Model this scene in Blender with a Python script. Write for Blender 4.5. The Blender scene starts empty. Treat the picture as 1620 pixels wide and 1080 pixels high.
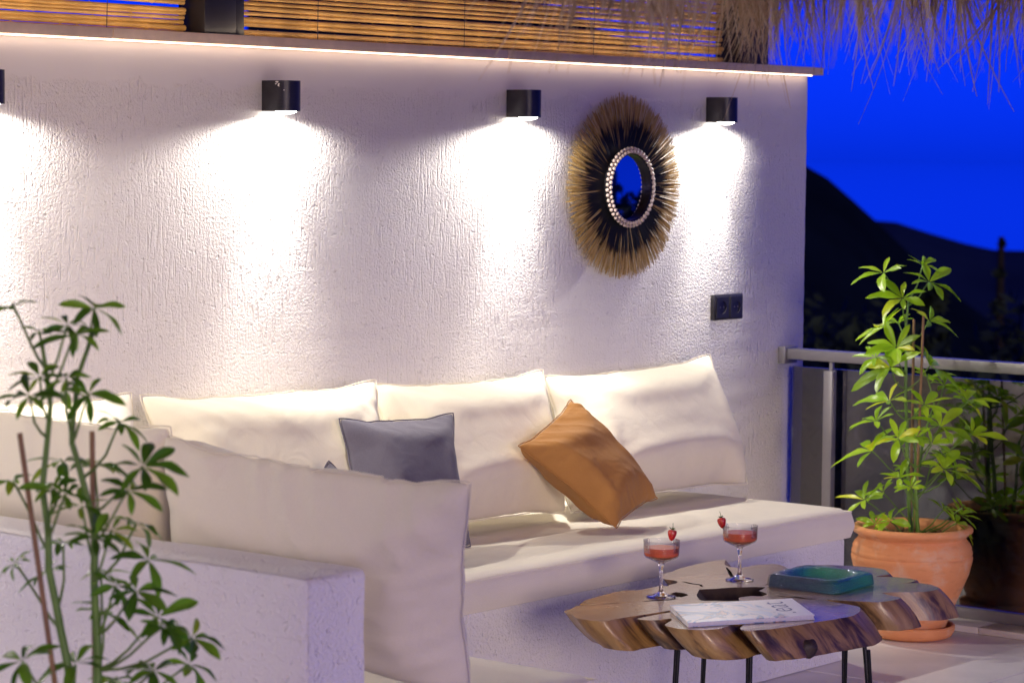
import bpy, bmesh, math, random
import numpy as np
from mathutils import Vector, Matrix, Quaternion, noise
from mathutils.geometry import delaunay_2d_cdt
random.seed(7); rng = np.random.default_rng(7)
S = bpy.context.scene
COL = S.collection
R = math.radians

# ------------------------------------------------------------------ camera
YAW, PITCH, ROLL = 0.6861, 0.0720, 0.0092
cd = Vector((math.cos(YAW)*math.cos(PITCH), math.sin(YAW)*math.cos(PITCH), -math.sin(PITCH)))
cr = Vector((math.sin(YAW), -math.cos(YAW), 0)); cu = cr.cross(cd)
r2 = cr*math.cos(ROLL)+cu*math.sin(ROLL); u2 = -cr*math.sin(ROLL)+cu*math.cos(ROLL)
cam = bpy.data.cameras.new('camera'); cam_o = bpy.data.objects.new('camera', cam); COL.objects.link(cam_o)
m = Matrix((r2, u2, -cd)).transposed().to_4x4(); m.translation = (-3.9294, -4.852, 1.495); cam_o.matrix_world = m
cam.sensor_width = 36; cam.lens = 4159.2/1620*36; cam.clip_start = .05; cam.clip_end = 60000
cam.dof.use_dof = True; cam.dof.focus_distance = 6.6; cam.dof.aperture_fstop = 6.3
S.camera = cam_o

# ------------------------------------------------------------------ world, sun, exposure
W = bpy.data.worlds.new('World'); S.world = W; W.use_nodes = True
wn = W.node_tree.nodes; wl = W.node_tree.links; wn.clear()
sky = wn.new('ShaderNodeTexSky'); sky.sky_type = 'NISHITA'; sky.sun_disc = False
sky.sun_elevation = R(7.5); sky.sun_rotation = R(214.3); sky.altitude = 100; sky.air_density = 1.0; sky.dust_density = .4; sky.ozone_density = 4
tint = wn.new('ShaderNodeMix'); tint.data_type = 'RGBA'; tint.blend_type = 'MULTIPLY'; tint.inputs[0].default_value = 1
tint.inputs[7].default_value = (.002, .048, 1.32, 1)
bg = wn.new('ShaderNodeBackground'); bg.inputs[1].default_value = .15
wo = wn.new('ShaderNodeOutputWorld')
bw = wn.new('ShaderNodeRGBToBW'); gm = wn.new('ShaderNodeMath'); gm.operation = 'POWER'; gm.inputs[1].default_value = .8
wl.new(sky.outputs[0], bw.inputs[0]); wl.new(bw.outputs[0], gm.inputs[0]); wl.new(gm.outputs[0], tint.inputs[6]); wl.new(tint.outputs[2], bg.inputs[0]); wl.new(bg.outputs[0], wo.inputs[0])
sun = bpy.data.lights.new('fill_sun', 'SUN'); sun.energy = .66; sun.angle = R(14); sun.color = (1, .78, .52)  # weak warm sun added as fill for the upper wall and canes
sun_o = bpy.data.objects.new('fill_sun', sun); COL.objects.link(sun_o)
sun_o.rotation_euler = Vector((.56, .82, -.13)).to_track_quat('-Z', 'Y').to_euler()
vs = S.view_settings; vs.view_transform = 'Standard'; vs.look = 'None'; vs.gamma = 1; vs.exposure = .92
S.cycles.use_denoising = True; S.cycles.max_bounces = 9; S.cycles.diffuse_bounces = 4; S.cycles.use_adaptive_sampling = True; S.cycles.adaptive_threshold = .02; S.cycles.transparent_max_bounces = 16
S.cycles.caustics_reflective = False; S.cycles.caustics_refractive = True; S.cycles.sample_clamp_indirect = 4; S.cycles.blur_glossy = .5
STRIP = 2.8; UPLIGHT = 6.5  # strengths of the two added fill strips
LAMP_WIDE, LAMP_BEAM = 15.0, 21.0

# ------------------------------------------------------------------ helpers
ORG = {}
def V(*a): return Vector(a)
def reg(o, org, parent):
    org = Vector(org); ORG[o.name] = org
    if parent is not None:
        o.parent = parent; o.location = org-ORG[parent.name]
    else: o.location = org
    return o
def empty(name, loc, label, cat, group=None):
    o = bpy.data.objects.new(name, None); COL.objects.link(o); o.empty_display_size = .05
    reg(o, loc, None); tag(o, label, cat, group); return o
def tag(o, label=None, cat=None, group=None, kind=None):
    if label: o['label'] = label
    if cat: o['category'] = cat
    if group: o['group'] = group
    if kind: o['kind'] = kind
    return o
def mesh(name, verts, faces, mat, parent=None, org=None, smooth=False, sharp=None):
    verts = np.asarray(verts, float)
    if org is None: org = Vector(ORG[parent.name]) if parent is not None else Vector((0, 0, 0))
    me = bpy.data.meshes.new(name); me.from_pydata((verts-np.array(org)).tolist(), [], [list(map(int, f)) for f in faces])
    me.update()
    if smooth:
        me.polygons.foreach_set('use_smooth', [True]*len(me.polygons))
        if sharp is not None: me.set_sharp_from_angle(angle=R(sharp))
    o = bpy.data.objects.new(name, me); COL.objects.link(o)
    if mat is not None: me.materials.append(mat)
    return reg(o, org, parent)
class MB:
    def __init__(s): s.v = []; s.f = []
    def add(s, v, f):
        n = len(s.v); s.v.extend([tuple(x) for x in v]); s.f.extend([tuple(i+n for i in q) for q in f])
    def box(s, a, b, bev=0):
        a = np.array(a, float); b = np.array(b, float); a, b = np.minimum(a, b), np.maximum(a, b)
        if bev <= 0:
            p = [(x, y, z) for x in (a[0], b[0]) for y in (a[1], b[1]) for z in (a[2], b[2])]
            s.add(p, [(0,1,3,2),(4,6,7,5),(0,4,5,1),(2,3,7,6),(0,2,6,4),(1,5,7,3)]); return
        bm = bmesh.new(); bmesh.ops.create_cube(bm, size=1)
        for v in bm.verts: v.co = Vector([(a[i]+b[i])/2+v.co[i]*(b[i]-a[i]) for i in range(3)])
        bmesh.ops.bevel(bm, geom=bm.edges[:], offset=bev, segments=2, affect='EDGES', profile=.5)
        bm.verts.index_update(); s.add([v.co[:] for v in bm.verts], [[v.index for v in f.verts] for f in bm.faces]); bm.free()
    def tube(s, pts, rad, n=8, cap=True):
        pts = [Vector(p) for p in pts]; k = len(pts)
        rad = [rad]*k if not hasattr(rad, '__len__') else rad
        V_ = []; t0 = (pts[1]-pts[0]).normalized(); a = t0.orthogonal().normalized()
        for i in range(k):
            t = (pts[min(i+1, k-1)]-pts[max(i-1, 0)]).normalized(); a = (a-t*a.dot(t)).normalized(); b = t.cross(a)
            for j in range(n):
                th = 2*math.pi*j/n; V_.append(pts[i]+(a*math.cos(th)+b*math.sin(th))*rad[i])
        F = [(i*n+j, i*n+(j+1)%n, (i+1)*n+(j+1)%n, (i+1)*n+j) for i in range(k-1) for j in range(n)]
        if cap: F += [tuple(range(n))[::-1], tuple((k-1)*n+j for j in range(n))]
        s.add(V_, F)
    def lathe(s, prof, c, n=48, fn=None):
        c = Vector(c); k = len(prof); V_ = []
        for i, (r_, z) in enumerate(prof):
            for j in range(n):
                th = 2*math.pi*j/n; rr = r_ if fn is None else fn(r_, z, th, i)
                V_.append((c.x+rr*math.cos(th), c.y+rr*math.sin(th), c.z+z))
        F = [(i*n+j, i*n+(j+1)%n, (i+1)*n+(j+1)%n, (i+1)*n+j) for i in range(k-1) for j in range(n)]
        s.add(V_, F)
    def ball(s, c, r_, n=8, k=6):
        c = Vector(c); r_ = (r_,)*3 if not hasattr(r_, '__len__') else r_
        V_ = [(c.x, c.y, c.z-r_[2])]; 
        for i in range(1, k):
            ph = -math.pi/2+math.pi*i/k
            for j in range(n):
                th = 2*math.pi*j/n; V_.append((c.x+r_[0]*math.cos(ph)*math.cos(th), c.y+r_[1]*math.cos(ph)*math.sin(th), c.z+r_[2]*math.sin(ph)))
        V_.append((c.x, c.y, c.z+r_[2])); L = len(V_)-1
        F = [(0, 1+(j+1)%n, 1+j) for j in range(n)]
        F += [(1+i*n+j, 1+i*n+(j+1)%n, 1+(i+1)*n+(j+1)%n, 1+(i+1)*n+j) for i in range(k-2) for j in range(n)]
        F += [(L, L-n+j, L-n+(j+1)%n) for j in range(n)]
        s.add(V_, F)
    def build(s, name, mat, parent=None, org=None, smooth=False, sharp=40): return mesh(name, s.v, s.f, mat, parent, org, smooth, sharp)
def copy_tree(o, loc=None, parent=None):
    c = o.copy(); COL.objects.link(c); c.parent = parent
    if loc is not None: c.location = loc
    for ch in [x for x in bpy.data.objects if x.parent == o]:
        copy_tree(ch, None, c)
    return c

# ------------------------------------------------------------------ materials
class NT:
    def __init__(s, name):
        s.m = bpy.data.materials.new(name); s.m.use_nodes = True; s.t = s.m.node_tree; s.t.nodes.clear()
        s.out = s.n('ShaderNodeOutputMaterial'); s.b = s.n('ShaderNodeBsdfPrincipled'); s.l(s.b.outputs[0], s.out.inputs[0])
    def n(s, t, **k):
        o = s.t.nodes.new(t)
        for a, b in k.items(): setattr(o, a, b)
        return o
    def l(s, a, b): s.t.links.new(a, b)
    def set(s, **k):
        for a, b in k.items(): s.b.inputs[a.replace('_', ' ')].default_value = b
    def co(s, kind='Object', scale=(1, 1, 1)):
        tc = s.n('ShaderNodeTexCoord'); mp = s.n('ShaderNodeMapping'); mp.inputs['Scale'].default_value = scale
        s.l(tc.outputs[kind], mp.inputs[0]); return mp.outputs[0]
    def noise(s, vec, scale, detail=4, rough=.55, dist=0):
        o = s.n('ShaderNodeTexNoise'); o.inputs['Scale'].default_value = scale; o.inputs['Detail'].default_value = detail
        o.inputs['Roughness'].default_value = rough; o.inputs['Distortion'].default_value = dist; s.l(vec, o.inputs[0]); return o.outputs[0]
    def ramp(s, fac, stops, interp='LINEAR'):
        o = s.n('ShaderNodeValToRGB'); e = o.color_ramp.elements; o.color_ramp.interpolation = interp
        while len(e) < len(stops): e.new(.5)
        for q, (p, c) in zip(e, stops):
            q.position = p; q.color = (c[0], c[1], c[2], 1) if hasattr(c, '__len__') else (c, c, c, 1)
        s.l(fac, o.inputs[0]); return o.outputs[0]
    def mix(s, fac, a, b, mode='MIX'):
        o = s.n('ShaderNodeMix', data_type='RGBA', blend_type=mode)
        for i, x in ((0, fac), (6, a), (7, b)):
            if hasattr(x, 'is_linked'): s.l(x, o.inputs[i])
            else: o.inputs[i].default_value = x if i == 0 else (x[0], x[1], x[2], 1)
        return o.outputs[2]
    def math(s, op, a, b=None):
        o = s.n('ShaderNodeMath', operation=op)
        for i, x in enumerate((a, b)):
            if x is None: continue
            if hasattr(x, 'is_linked'): s.l(x, o.inputs[i])
            else: o.inputs[i].default_value = x
        return o.outputs[0]
    def bump(s, h, strength=.5, dist=.01):
        o = s.n('ShaderNodeBump'); o.inputs['Strength'].default_value = strength; o.inputs['Distance'].default_value = dist
        s.l(h, o.inputs['Height']); s.l(o.outputs[0], s.b.inputs['Normal'])
    def color(s, c): s.l(c, s.b.inputs['Base Color'])
def simple(name, col, rough=.5, var=.12, scale=8, bump=0, bscale=120, metal=0, spec=.5, kind='Object', dist=.002):
    t = NT(name); v = t.co(kind)
    f = t.noise(v, scale, 5)
    t.color(t.ramp(f, [(.25, [c*(1-var) for c in col]), (.75, [min(1, c*(1+var)) for c in col])]))
    t.set(Roughness=rough, Metallic=metal, Specular_IOR_Level=spec)
    if bump: t.bump(t.noise(v, bscale, 4, .6), bump, dist)
    return t.m

def plaster(name, col, vertical=True, smooth_top=None, amp=1.0):
    t = NT(name); v = t.co('Object'); f = t.noise(v, 3, 4)
    t.color(t.ramp(f, [(.3, [c*.95 for c in col]), (.7, col)])); t.set(Roughness=.92, Specular_IOR_Level=.15)
    grain = t.noise(v, 135, 3, .6)
    worm = t.noise(t.co('Object', (1, 1, .13)), 112, 2, .5, .25)
    groove = t.ramp(worm, [(.30, 0), (.47, 1)])
    patch = t.ramp(t.noise(v, 2.2, 2), [(.38, 0), (.62, 1)])
    h1 = t.mix(patch, grain, t.mix(.55, groove, grain)) if vertical else grain
    pits = t.ramp(t.noise(v, 62, 2), [(.28, 0), (.4, 1)])
    h = t.mix(.3, h1, pits)
    if smooth_top is not None:
        sx = t.n('ShaderNodeSeparateXYZ'); t.l(v, sx.inputs[0])
        z = t.math('ADD', sx.outputs[2], t.math('MULTIPLY', t.noise(v, 9, 5), .12))
        mask = t.ramp(t.math('SUBTRACT', z, smooth_top), [(0.0, 0), (.012, 1)])
        h = t.mix(mask, h, (.62, .62, .62))
    t.bump(h, 1.0, .0085*amp)
    return t.m
def fabric(name, col, weave=900, rough=.88, sheen=.15, wr=.35):
    t = NT(name); v = t.co('Object'); f = t.noise(v, 5, 3)
    fine = t.noise(v, weave, 2)
    c = t.ramp(f, [(.3, [c*.95 for c in col]), (.7, col)])
    t.color(t.mix(.22, c, t.ramp(fine, [(.3, [c_*.6 for c_ in col]), (.7, [min(1, c_*1.15) for c_ in col])])))
    t.set(Roughness=rough, Sheen_Weight=sheen, Specular_IOR_Level=.2)
    big = t.noise(v, 9, 3, .5, .6)
    t.bump(t.mix(.12, t.ramp(big, [(.35, 0), (.65, 1)]), fine), wr, .006)
    return t.m
M = {}
M['wall'] = plaster('wall_plaster', (.86, .82, .79), True, 1.71, 1.0)
M['bench'] = plaster('bench_plaster', (.88, .86, .86), False, None, .8)
M['low'] = plaster('low_wall_plaster', (.88, .85, .85), False, None, .95)
M['coping'] = simple('coping_stone', (.74, .57, .43), .7, .16, 14, .25, 160)
M['cream'] = fabric('cream_canvas', (.87, .80, .63))
M['seat'] = fabric('seat_canvas', (.88, .82, .68), wr=.22)
M['grey'] = fabric('grey_felt', (.155, .145, .185), 300, .95, .15, .45)
M['ochre'] = fabric('ochre_cotton', (.47, .225, .065), 700, .85, .08, .5)
M['tile'] = simple('floor_tile', (.82, .78, .76), .38, .10, 5, .04, 60, spec=.4)
M['grout'] = simple('grout', (.22, .20, .20), .9)
M['lampmetal'] = simple('lamp_metal', (.030, .027, .034), .42, .25, 30, .05, 200, metal=.3)
M['steel'] = simple('dark_steel', (.018, .016, .022), .4, .2, 20, metal=.4)
M['alu'] = simple('aluminium', (.30, .28, .29), .42, .06, 20, .02, 90, metal=.6)
M['stone'] = simple('kerb_stone', (.62, .56, .50), .6, .12, 18, .12, 90)
M['blackplastic'] = simple('socket_plastic', (.028, .026, .032), .35, .1)
t = NT('terracotta'); v = t.co('Object'); c = t.ramp(t.noise(v, 7, 5), [(.25, (.66, .26, .105)), (.75, (.82, .365, .16))])
c = t.mix(t.ramp(t.noise(v, 13, 6, .7, .4), [(.50, 0), (.72, .75)]), c, (.70, .48, .34)); c = t.mix(t.ramp(t.noise(t.co('Object', (1, 1, 4)), 22, 4), [(.55, 0), (.8, .35)]), c, (.33, .11, .045))
t.color(c); t.set(Roughness=.74, Specular_IOR_Level=.25); t.bump(t.noise(v, 80, 4, .6), .16, .002); M['terra'] = t.m
M['soil'] = simple('soil', (.07, .045, .03), .95, .5, 40, .8, 60, dist=.02)
M['stake'] = simple('bamboo_stake', (.30, .17, .08), .7, .25, 30)
M['stem'] = simple('green_stem', (.13, .24, .035), .5, .25, 30)
M['blackmetal'] = simple('black_rod', (.012, .012, .014), .4, .1, metal=.5)
M['thatch'] = simple('thatch', (.28, .19, .09), .9, .4, 60, .6, 140)

def emis(name, col, st):
    t = NT(name); t.set(Base_Color=(.9, .9, .9, 1), Emission_Color=(*col, 1), Emission_Strength=st); return t.m
M['led'] = emis('led_lens', (1, .93, .82), 14)

def leafmat(name, col, col2):
    t = NT(name); v = t.co('Object', (1, 1, 1)); oi = t.n('ShaderNodeObjectInfo')
    c = t.ramp(oi.outputs['Random'], [(0, [x*.62 for x in col]), (.35, col), (.88, col2), (.97, (col2[0]*1.5, col2[1]*1.05, col2[2]))])
    c2 = t.mix(t.ramp(t.noise(v, 40, 4), [(.35, 0), (.7, .35)]), c, [x*.6 for x in col])
    sx = t.n('ShaderNodeSeparateXYZ'); t.l(v, sx.inputs[0])
    rib = t.ramp(t.math('ABSOLUTE', sx.outputs[1]), [(.0, 1), (.0016, .0)])
    c3 = t.mix(t.math('MULTIPLY', rib, .45), c2, (.45, .55, .18))
    t.color(c3); t.set(Roughness=.34, Specular_IOR_Level=.5)
    tr = t.n('ShaderNodeBsdfTranslucent'); t.l(t.mix(1, c3, (1.3, 1.5, .6), 'MULTIPLY'), tr.inputs[0])
    mx = t.n('ShaderNodeMixShader'); mx.inputs[0].default_value = .42
    t.l(t.b.outputs[0], mx.inputs[1]); t.l(tr.outputs[0], mx.inputs[2]); t.l(mx.outputs[0], t.out.inputs[0])
    return t.m
M['leafR'] = leafmat('leaf_light', (.36, .60, .02), (.52, .74, .04))
M['leafL'] = leafmat('leaf_deep', (.075, .19, .02), (.20, .37, .035))

def attrmat(name, stops, attr='tone', rough=.75, trans=0, var=None):
    t = NT(name); a = t.n('ShaderNodeAttribute'); a.attribute_name = attr
    t.color(t.ramp(a.outputs['Fac'], stops)); t.set(Roughness=rough, Specular_IOR_Level=.25)
    if trans:
        tr = t.n('ShaderNodeBsdfTranslucent'); t.l(t.b.inputs['Base Color'].links[0].from_socket, tr.inputs[0])
        mx = t.n('ShaderNodeMixShader'); mx.inputs[0].default_value = trans
        t.l(t.b.outputs[0], mx.inputs[1]); t.l(tr.outputs[0], mx.inputs[2]); t.l(mx.outputs[0], t.out.inputs[0])
    return t.m
M['straw'] = attrmat('straw', [(0, (.38, .25, .11)), (.5, (.74, .57, .32)), (1, (.92, .82, .58))], trans=.45)
M['mstraw'] = attrmat('raffia', [(0, (.008, .009, .012)), (.30, (.02, .017, .015)), (.42, (.16, .09, .03)), (.7, (.52, .33, .10)), (1, (.82, .60, .26))], rough=.6)
def set_attr(o, vals):
    a = o.data.attributes.new('tone', 'FLOAT', 'POINT'); a.data.foreach_set('value', np.asarray(vals, np.float32))

t = NT('bamboo'); v = t.co('Object', (.35, 1, 1)); oi = t.n('ShaderNodeObjectInfo')
c = t.mix(oi.outputs['Random'], (.66, .37, .09), (.84, .52, .18))
c = t.mix(t.ramp(t.noise(v, 22, 5), [(.4, 0), (.75, .75)]), c, (.17, .085, .025))
c = t.mix(t.ramp(t.noise(t.co('Object', (.08, 1, 1)), 240, 2), [(.4, 0), (.7, .3)]), c, (.30, .15, .04))
t.color(c); t.set(Roughness=.5); M['bamboo'] = t.m

# clear glass: real refraction for stemware, thin-pane glass for the balustrade
t = NT('crystal'); t.set(Base_Color=(1, 1, 1, 1), Roughness=.0, IOR=1.5, Transmission_Weight=1); M['crystal'] = t.m
t = NT('cut_crystal'); gl = t.n('ShaderNodeBsdfGlossy'); gl.inputs['Roughness'].default_value = .03
tp = t.n('ShaderNodeBsdfTransparent'); tp.inputs[0].default_value = (.95, .95, .96, 1); lw = t.n('ShaderNodeLayerWeight'); lw.inputs[0].default_value = .28
mx = t.n('ShaderNodeMixShader'); t.l(t.math('MULTIPLY', lw.outputs[0], .6), mx.inputs[0]); t.l(tp.outputs[0], mx.inputs[1]); t.l(gl.outputs[0], mx.inputs[2]); t.l(mx.outputs[0], t.out.inputs[0]); M['cut'] = t.m
t = NT('pink_drink'); t.set(Base_Color=(.95, .20, .09, 1), Roughness=.05, IOR=1.34, Transmission_Weight=.25); M['drink'] = t.m
t = NT('pane_glass'); gl = t.n('ShaderNodeBsdfGlossy'); gl.inputs['Roughness'].default_value = .01; gl.inputs[0].default_value = (1, 1, 1, 1)
tp = t.n('ShaderNodeBsdfTransparent'); tp.inputs[0].default_value = (.50, .51, .53, 1); fr = t.n('ShaderNodeFresnel'); fr.inputs[0].default_value = 1.55
ff = t.math('MINIMUM', t.math('MULTIPLY', fr.outputs[0], 2.7), 1.0)
mx = t.n('ShaderNodeMixShader'); t.l(ff, mx.inputs[0]); t.l(tp.outputs[0], mx.inputs[1]); t.l(gl.outputs[0], mx.inputs[2]); t.l(mx.outputs[0], t.out.inputs[0]); M['pane'] = t.m
t = NT('mirror_glass'); t.set(Base_Color=(.86, .88, .9, 1), Metallic=1, Roughness=.015); M['mirror'] = t.m
t = NT('teal_glass'); v = t.co('Object'); sx = t.n('ShaderNodeSeparateXYZ'); t.l(v, sx.inputs[0])
g = t.math('ADD', t.math('ADD', t.math('MULTIPLY', sx.outputs[0], 2.6), t.math('MULTIPLY', sx.outputs[1], -1.7)), t.math('MULTIPLY', t.noise(v, 16, 3), .5))
c = t.ramp(g, [(.0, (.02, .07, .34)), (.10, (.02, .26, .55)), (.20, (.04, .58, .52)), (.36, (.08, .78, .46))])
bp = t.n('ShaderNodeBump'); bp.inputs['Strength'].default_value = .8; bp.inputs['Distance'].default_value = .004; t.l(t.noise(v, 170, 3, .6), bp.inputs['Height'])
tp = t.n('ShaderNodeBsdfTransparent'); t.l(t.mix(.30, c, (.85, 1, 1)), tp.inputs[0])
gl = t.n('ShaderNodeBsdfGlossy'); gl.inputs['Roughness'].default_value = .05; t.l(bp.outputs[0], gl.inputs['Normal'])
df = t.n('ShaderNodeBsdfTranslucent'); t.l(c, df.inputs[0]); t.l(bp.outputs[0], df.inputs['Normal']); d2 = t.n('ShaderNodeBsdfDiffuse'); t.l(c, d2.inputs[0]); t.l(bp.outputs[0], d2.inputs['Normal'])
m0 = t.n('ShaderNodeMixShader'); m0.inputs[0].default_value = .5; t.l(df.outputs[0], m0.inputs[1]); t.l(d2.outputs[0], m0.inputs[2])
m1 = t.n('ShaderNodeMixShader'); m1.inputs[0].default_value = .2; t.l(tp.outputs[0], m1.inputs[1]); t.l(m0.outputs[0], m1.inputs[2])
fr = t.n('ShaderNodeFresnel'); fr.inputs[0].default_value = 1.5; t.l(bp.outputs[0], fr.inputs['Normal']); m2 = t.n('ShaderNodeMixShader'); t.l(t.math('MINIMUM', t.math('MULTIPLY', fr.outputs[0], 1.6), 1), m2.inputs[0])
t.l(m1.outputs[0], m2.inputs[1]); t.l(gl.outputs[0], m2.inputs[2]); t.l(m2.outputs[0], t.out.inputs[0]); M['ashtray'] = t.m

# ------------------------------------------------------------------ far setting: sea, hills, hillside
def hill(name, ridge, depth, back, base, mat, seed):
    # ridge: points (x, y, z); the slope runs towards the terrace and away from it
    pts = [Vector(p) for p in ridge]; fine = []
    for a, b in zip(pts[:-1], pts[1:]):
        for k in range(8): fine.append(a.lerp(b, k/8))
    fine.append(pts[-1]); vv = []; ff = []; J = 12
    for i, p in enumerate(fine):
        d = Vector((p.x, p.y, 0)).normalized()
        for j in range(J+1):
            s = j/J*2-1; q = p-d*depth*max(0, -s)+d*back*max(0, s)
            z = base+(p.z-base)*(1-abs(s))**.85
            z += noise.fractal(Vector((q.x*.012, q.y*.012, seed)), 1, 2, 5)*4*(.15+abs(s)) if j else 0
            vv.append((q.x, q.y, z))
    for i in range(len(fine)-1):
        for j in range(J): ff.append((i*(J+1)+j, i*(J+1)+j+1, (i+1)*(J+1)+j+1, (i+1)*(J+1)+j))
    return tag(mesh(name, vv, ff, mat, smooth=True), None, None, None, 'structure')
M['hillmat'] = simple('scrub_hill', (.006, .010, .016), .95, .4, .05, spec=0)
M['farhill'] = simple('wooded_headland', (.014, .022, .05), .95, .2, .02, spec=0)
t = NT('sea'); t.set(Base_Color=(.005, .02, .05, 1), Roughness=.03, IOR=1.33); M['sea'] = t.m
M['ground'] = simple('dark_ground', (.03, .03, .022), .95, .4, .3, spec=0)
tag(mesh('sea', [(-30000,-30000,-60),(30000,-30000,-60),(30000,30000,-60),(-30000,30000,-60)], [(0,1,2,3)], M['sea']), None, None, None, 'structure')
hill('near_hill', [(300, 300, 42), (330, 258, 24), (343.9,236,10.9),(348,230.3,4.4),(351.5,225.5,-.3),(353.5,222.9,-2.1),(355.9,219.6,-5.6),(358,216.7,-8.8),(360.6,212.9,-13.2),(363.6,208.8,-18),(368.4,202.2,-24),(377,191,-31),(392,170,-45),(400,150,-62)], 200, 300, -63, M['hillmat'], 1)
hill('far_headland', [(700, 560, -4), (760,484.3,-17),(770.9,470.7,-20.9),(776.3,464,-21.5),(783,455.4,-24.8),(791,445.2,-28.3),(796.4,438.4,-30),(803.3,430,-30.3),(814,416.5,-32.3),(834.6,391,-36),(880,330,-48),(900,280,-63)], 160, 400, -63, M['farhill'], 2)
# hillside below the terrace, one sheet that falls to the sea
gv = []; gf = []; NX = 60
for i in range(NX+1):
    for j in range(NX+1):
        x = -60+300*i/NX; y = -150+300*j/NX
        dd = max(0, max(x-4.2, 0)); d2 = math.hypot(max(x-4.2, 0), max(abs(y)-8, 0)*.6)
        z = -.45-min(5.5, d2*.55)-max(0, d2-10)*.24+(noise.fractal(Vector((x*.05, y*.05, 3)), 1, 2, 4)*.8 if d2 > 4 else 0)
        gv.append((x, y, z))
for i in range(NX):
    for j in range(NX): gf.append((i*(NX+1)+j, (i+1)*(NX+1)+j, (i+1)*(NX+1)+j+1, i*(NX+1)+j+1))
tag(mesh('ground', gv, gf, M['ground'], smooth=True), None, None, None, 'structure')

# ------------------------------------------------------------------ floor
fl = MB(); fl.box((-6.5, -8, -.44), (3.46, .2, -.012)); floor = fl.build('floor', M['grout']); tag(floor, kind='structure')
tl = MB(); tl.box((-.2985, -.2985, -.010), (.2985, .2985, 0), .0015); tile_me = None
for i in range(6):
    for j in range(5):
        x = .37+.6*i; y = -.02-.3-.6*j
        if x > 3.4: continue
        if tile_me is None:
            o = tl.build('floor_tile', M['tile'], None, (0, 0, 0)); tile_me = o.data; o.parent = floor; o.location = (x-.0, y, 0); ORG[o.name] = o.location
        else:
            o = bpy.data.objects.new('floor_tile', tile_me); COL.objects.link(o); o.parent = floor; o.location = (x, y, random.uniform(-.0006, .0006))
rest = MB(); rest.box((-6.5, -8, -.011), (.068, .2, -.0005)); rest.box((.072, -8, -.011), (3.46, -3.024, -.0005)); rest.build('paving', M['tile'], floor)

# ------------------------------------------------------------------ plastered back wall with coping
wallE = empty('plastered_wall', (0, 0, 0), 'tall white textured plaster wall behind the bench with a brown stone coping', 'wall')
vv = []; ff = []; NZ = 90
x0, x1, zt = -2.6, 3.5575, 1.7593
prof = [(x0, .0), (x1-.012, .0), (x1-.003, .004), (x1, .014), (x1, .22), (x0, .22)]
for k in range(NZ+1):
    z = zt*k/NZ
    for i, (x, y) in enumerate(prof):
        e = .0028*noise.noise(Vector((i*.1, z*22, 4))) if i in (1, 2, 3) else 0
        vv.append((x+e, y, z))
for k in range(NZ):
    for i in range(6): ff.append((k*6+i, k*6+(i+1) % 6, (k+1)*6+(i+1) % 6, (k+1)*6+i))
ff.append(tuple(NZ*6+i for i in range(6)))
mesh('wall_body', vv, ff, M['wall'], wallE, smooth=True, sharp=50)
edges = [-2.6, -1.1, .42, 1.93, 3.60]
for a, b in zip(edges[:-1], edges[1:]):
    c_ = MB(); c_.box((a+.0012, -.032, zt+.0005), (b-.0012, .25, zt+.026), .003); c_.build('coping_stone', M['coping'], wallE, smooth=True, sharp=30)

# ------------------------------------------------------------------ pergola posts and bamboo screens on the wall
def post(name, x0, x1, label):
    e = empty(name, ((x0+x1)/2, .15, zt+.026), label, 'post', 'posts on the wall top')
    b = MB(); b.box((x0, .10, zt+.034), (x1-.055, .20, 2.75), .004); b.build('column', M['steel'], e, smooth=True, sharp=30)
    b = MB(); b.box((x1-.053, .125, zt+.034), (x1, .185, 2.75), .003); b.build('channel', M['steel'], e, smooth=True, sharp=30)
    b = MB(); b.box((x0-.004, .09, zt+.0265), (x1+.004, .215, zt+.034)); b.build('base_plate', M['steel'], e)
post('pergola_post', .853, 1.022, 'dark metal post on the wall top between the two bamboo screens')
post('pergola_post', 3.292, 3.50, 'dark metal post on the wall top near the right end, behind hanging straw')
def bamboo_screen(xa, xb, label, z0, rows, gap, dens):
    e = empty('bamboo_screen', (xa, .17, z0), label, 'screen', 'bamboo screens on the wall')
    z = z0
    for k in range(rows):
        rad = random.uniform(.0052, .0078); z += rad+random.uniform(0, gap)*(1 if random.random() < dens else .05)
        pts = []; rads = []; x = xa+random.uniform(0, .01); ph = random.uniform(0, 9); sl = random.uniform(-.0012, .0012)
        nxt = x+random.uniform(.02, .25); seg = 0; end = xb-random.uniform(0, .01)
        xs = [x]
        while nxt < end: xs += [nxt-.006, nxt-.002, nxt, nxt+.003, nxt+.008]; nxt += random.uniform(.17, .34)
        xs.append(end)
        for i, q in enumerate(xs):
            nd = 1.0 if i in (0, len(xs)-1) else (1, 1.16, 1.22, 1.05, .97)[(i-1) % 5]
            pts.append((q, .17+.0015*math.sin(q*3+ph), z+.0025*math.sin(q*2.2+ph)+sl*(q-xa))); rads.append(rad*nd*(1+.12*math.sin(ph)*(q-xa)/(xb-xa)))
        b = MB(); b.tube(pts, rads, 8); b.build('cane', M['bamboo'], e, pts[0], smooth=True, sharp=60)
        z += rad
    for x in np.arange(xa+.31, xb, .62):
        b = MB(); b.tube([(x, .160, z0), (x+.002, .159, z0+(z-z0)*.5), (x, .160, z)], .0011, 5); b.build('binding_wire', M['steel'], e)
    return e
bamboo_screen(-1.6, .848, 'dense golden bamboo cane screen left of the post above the wall', zt+.027, 16, .0004, .1)
bamboo_screen(1.028, 3.288, 'long bamboo cane screen with blue sky in its gaps above the wall', zt+.027, 24, .0055, .42)

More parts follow.
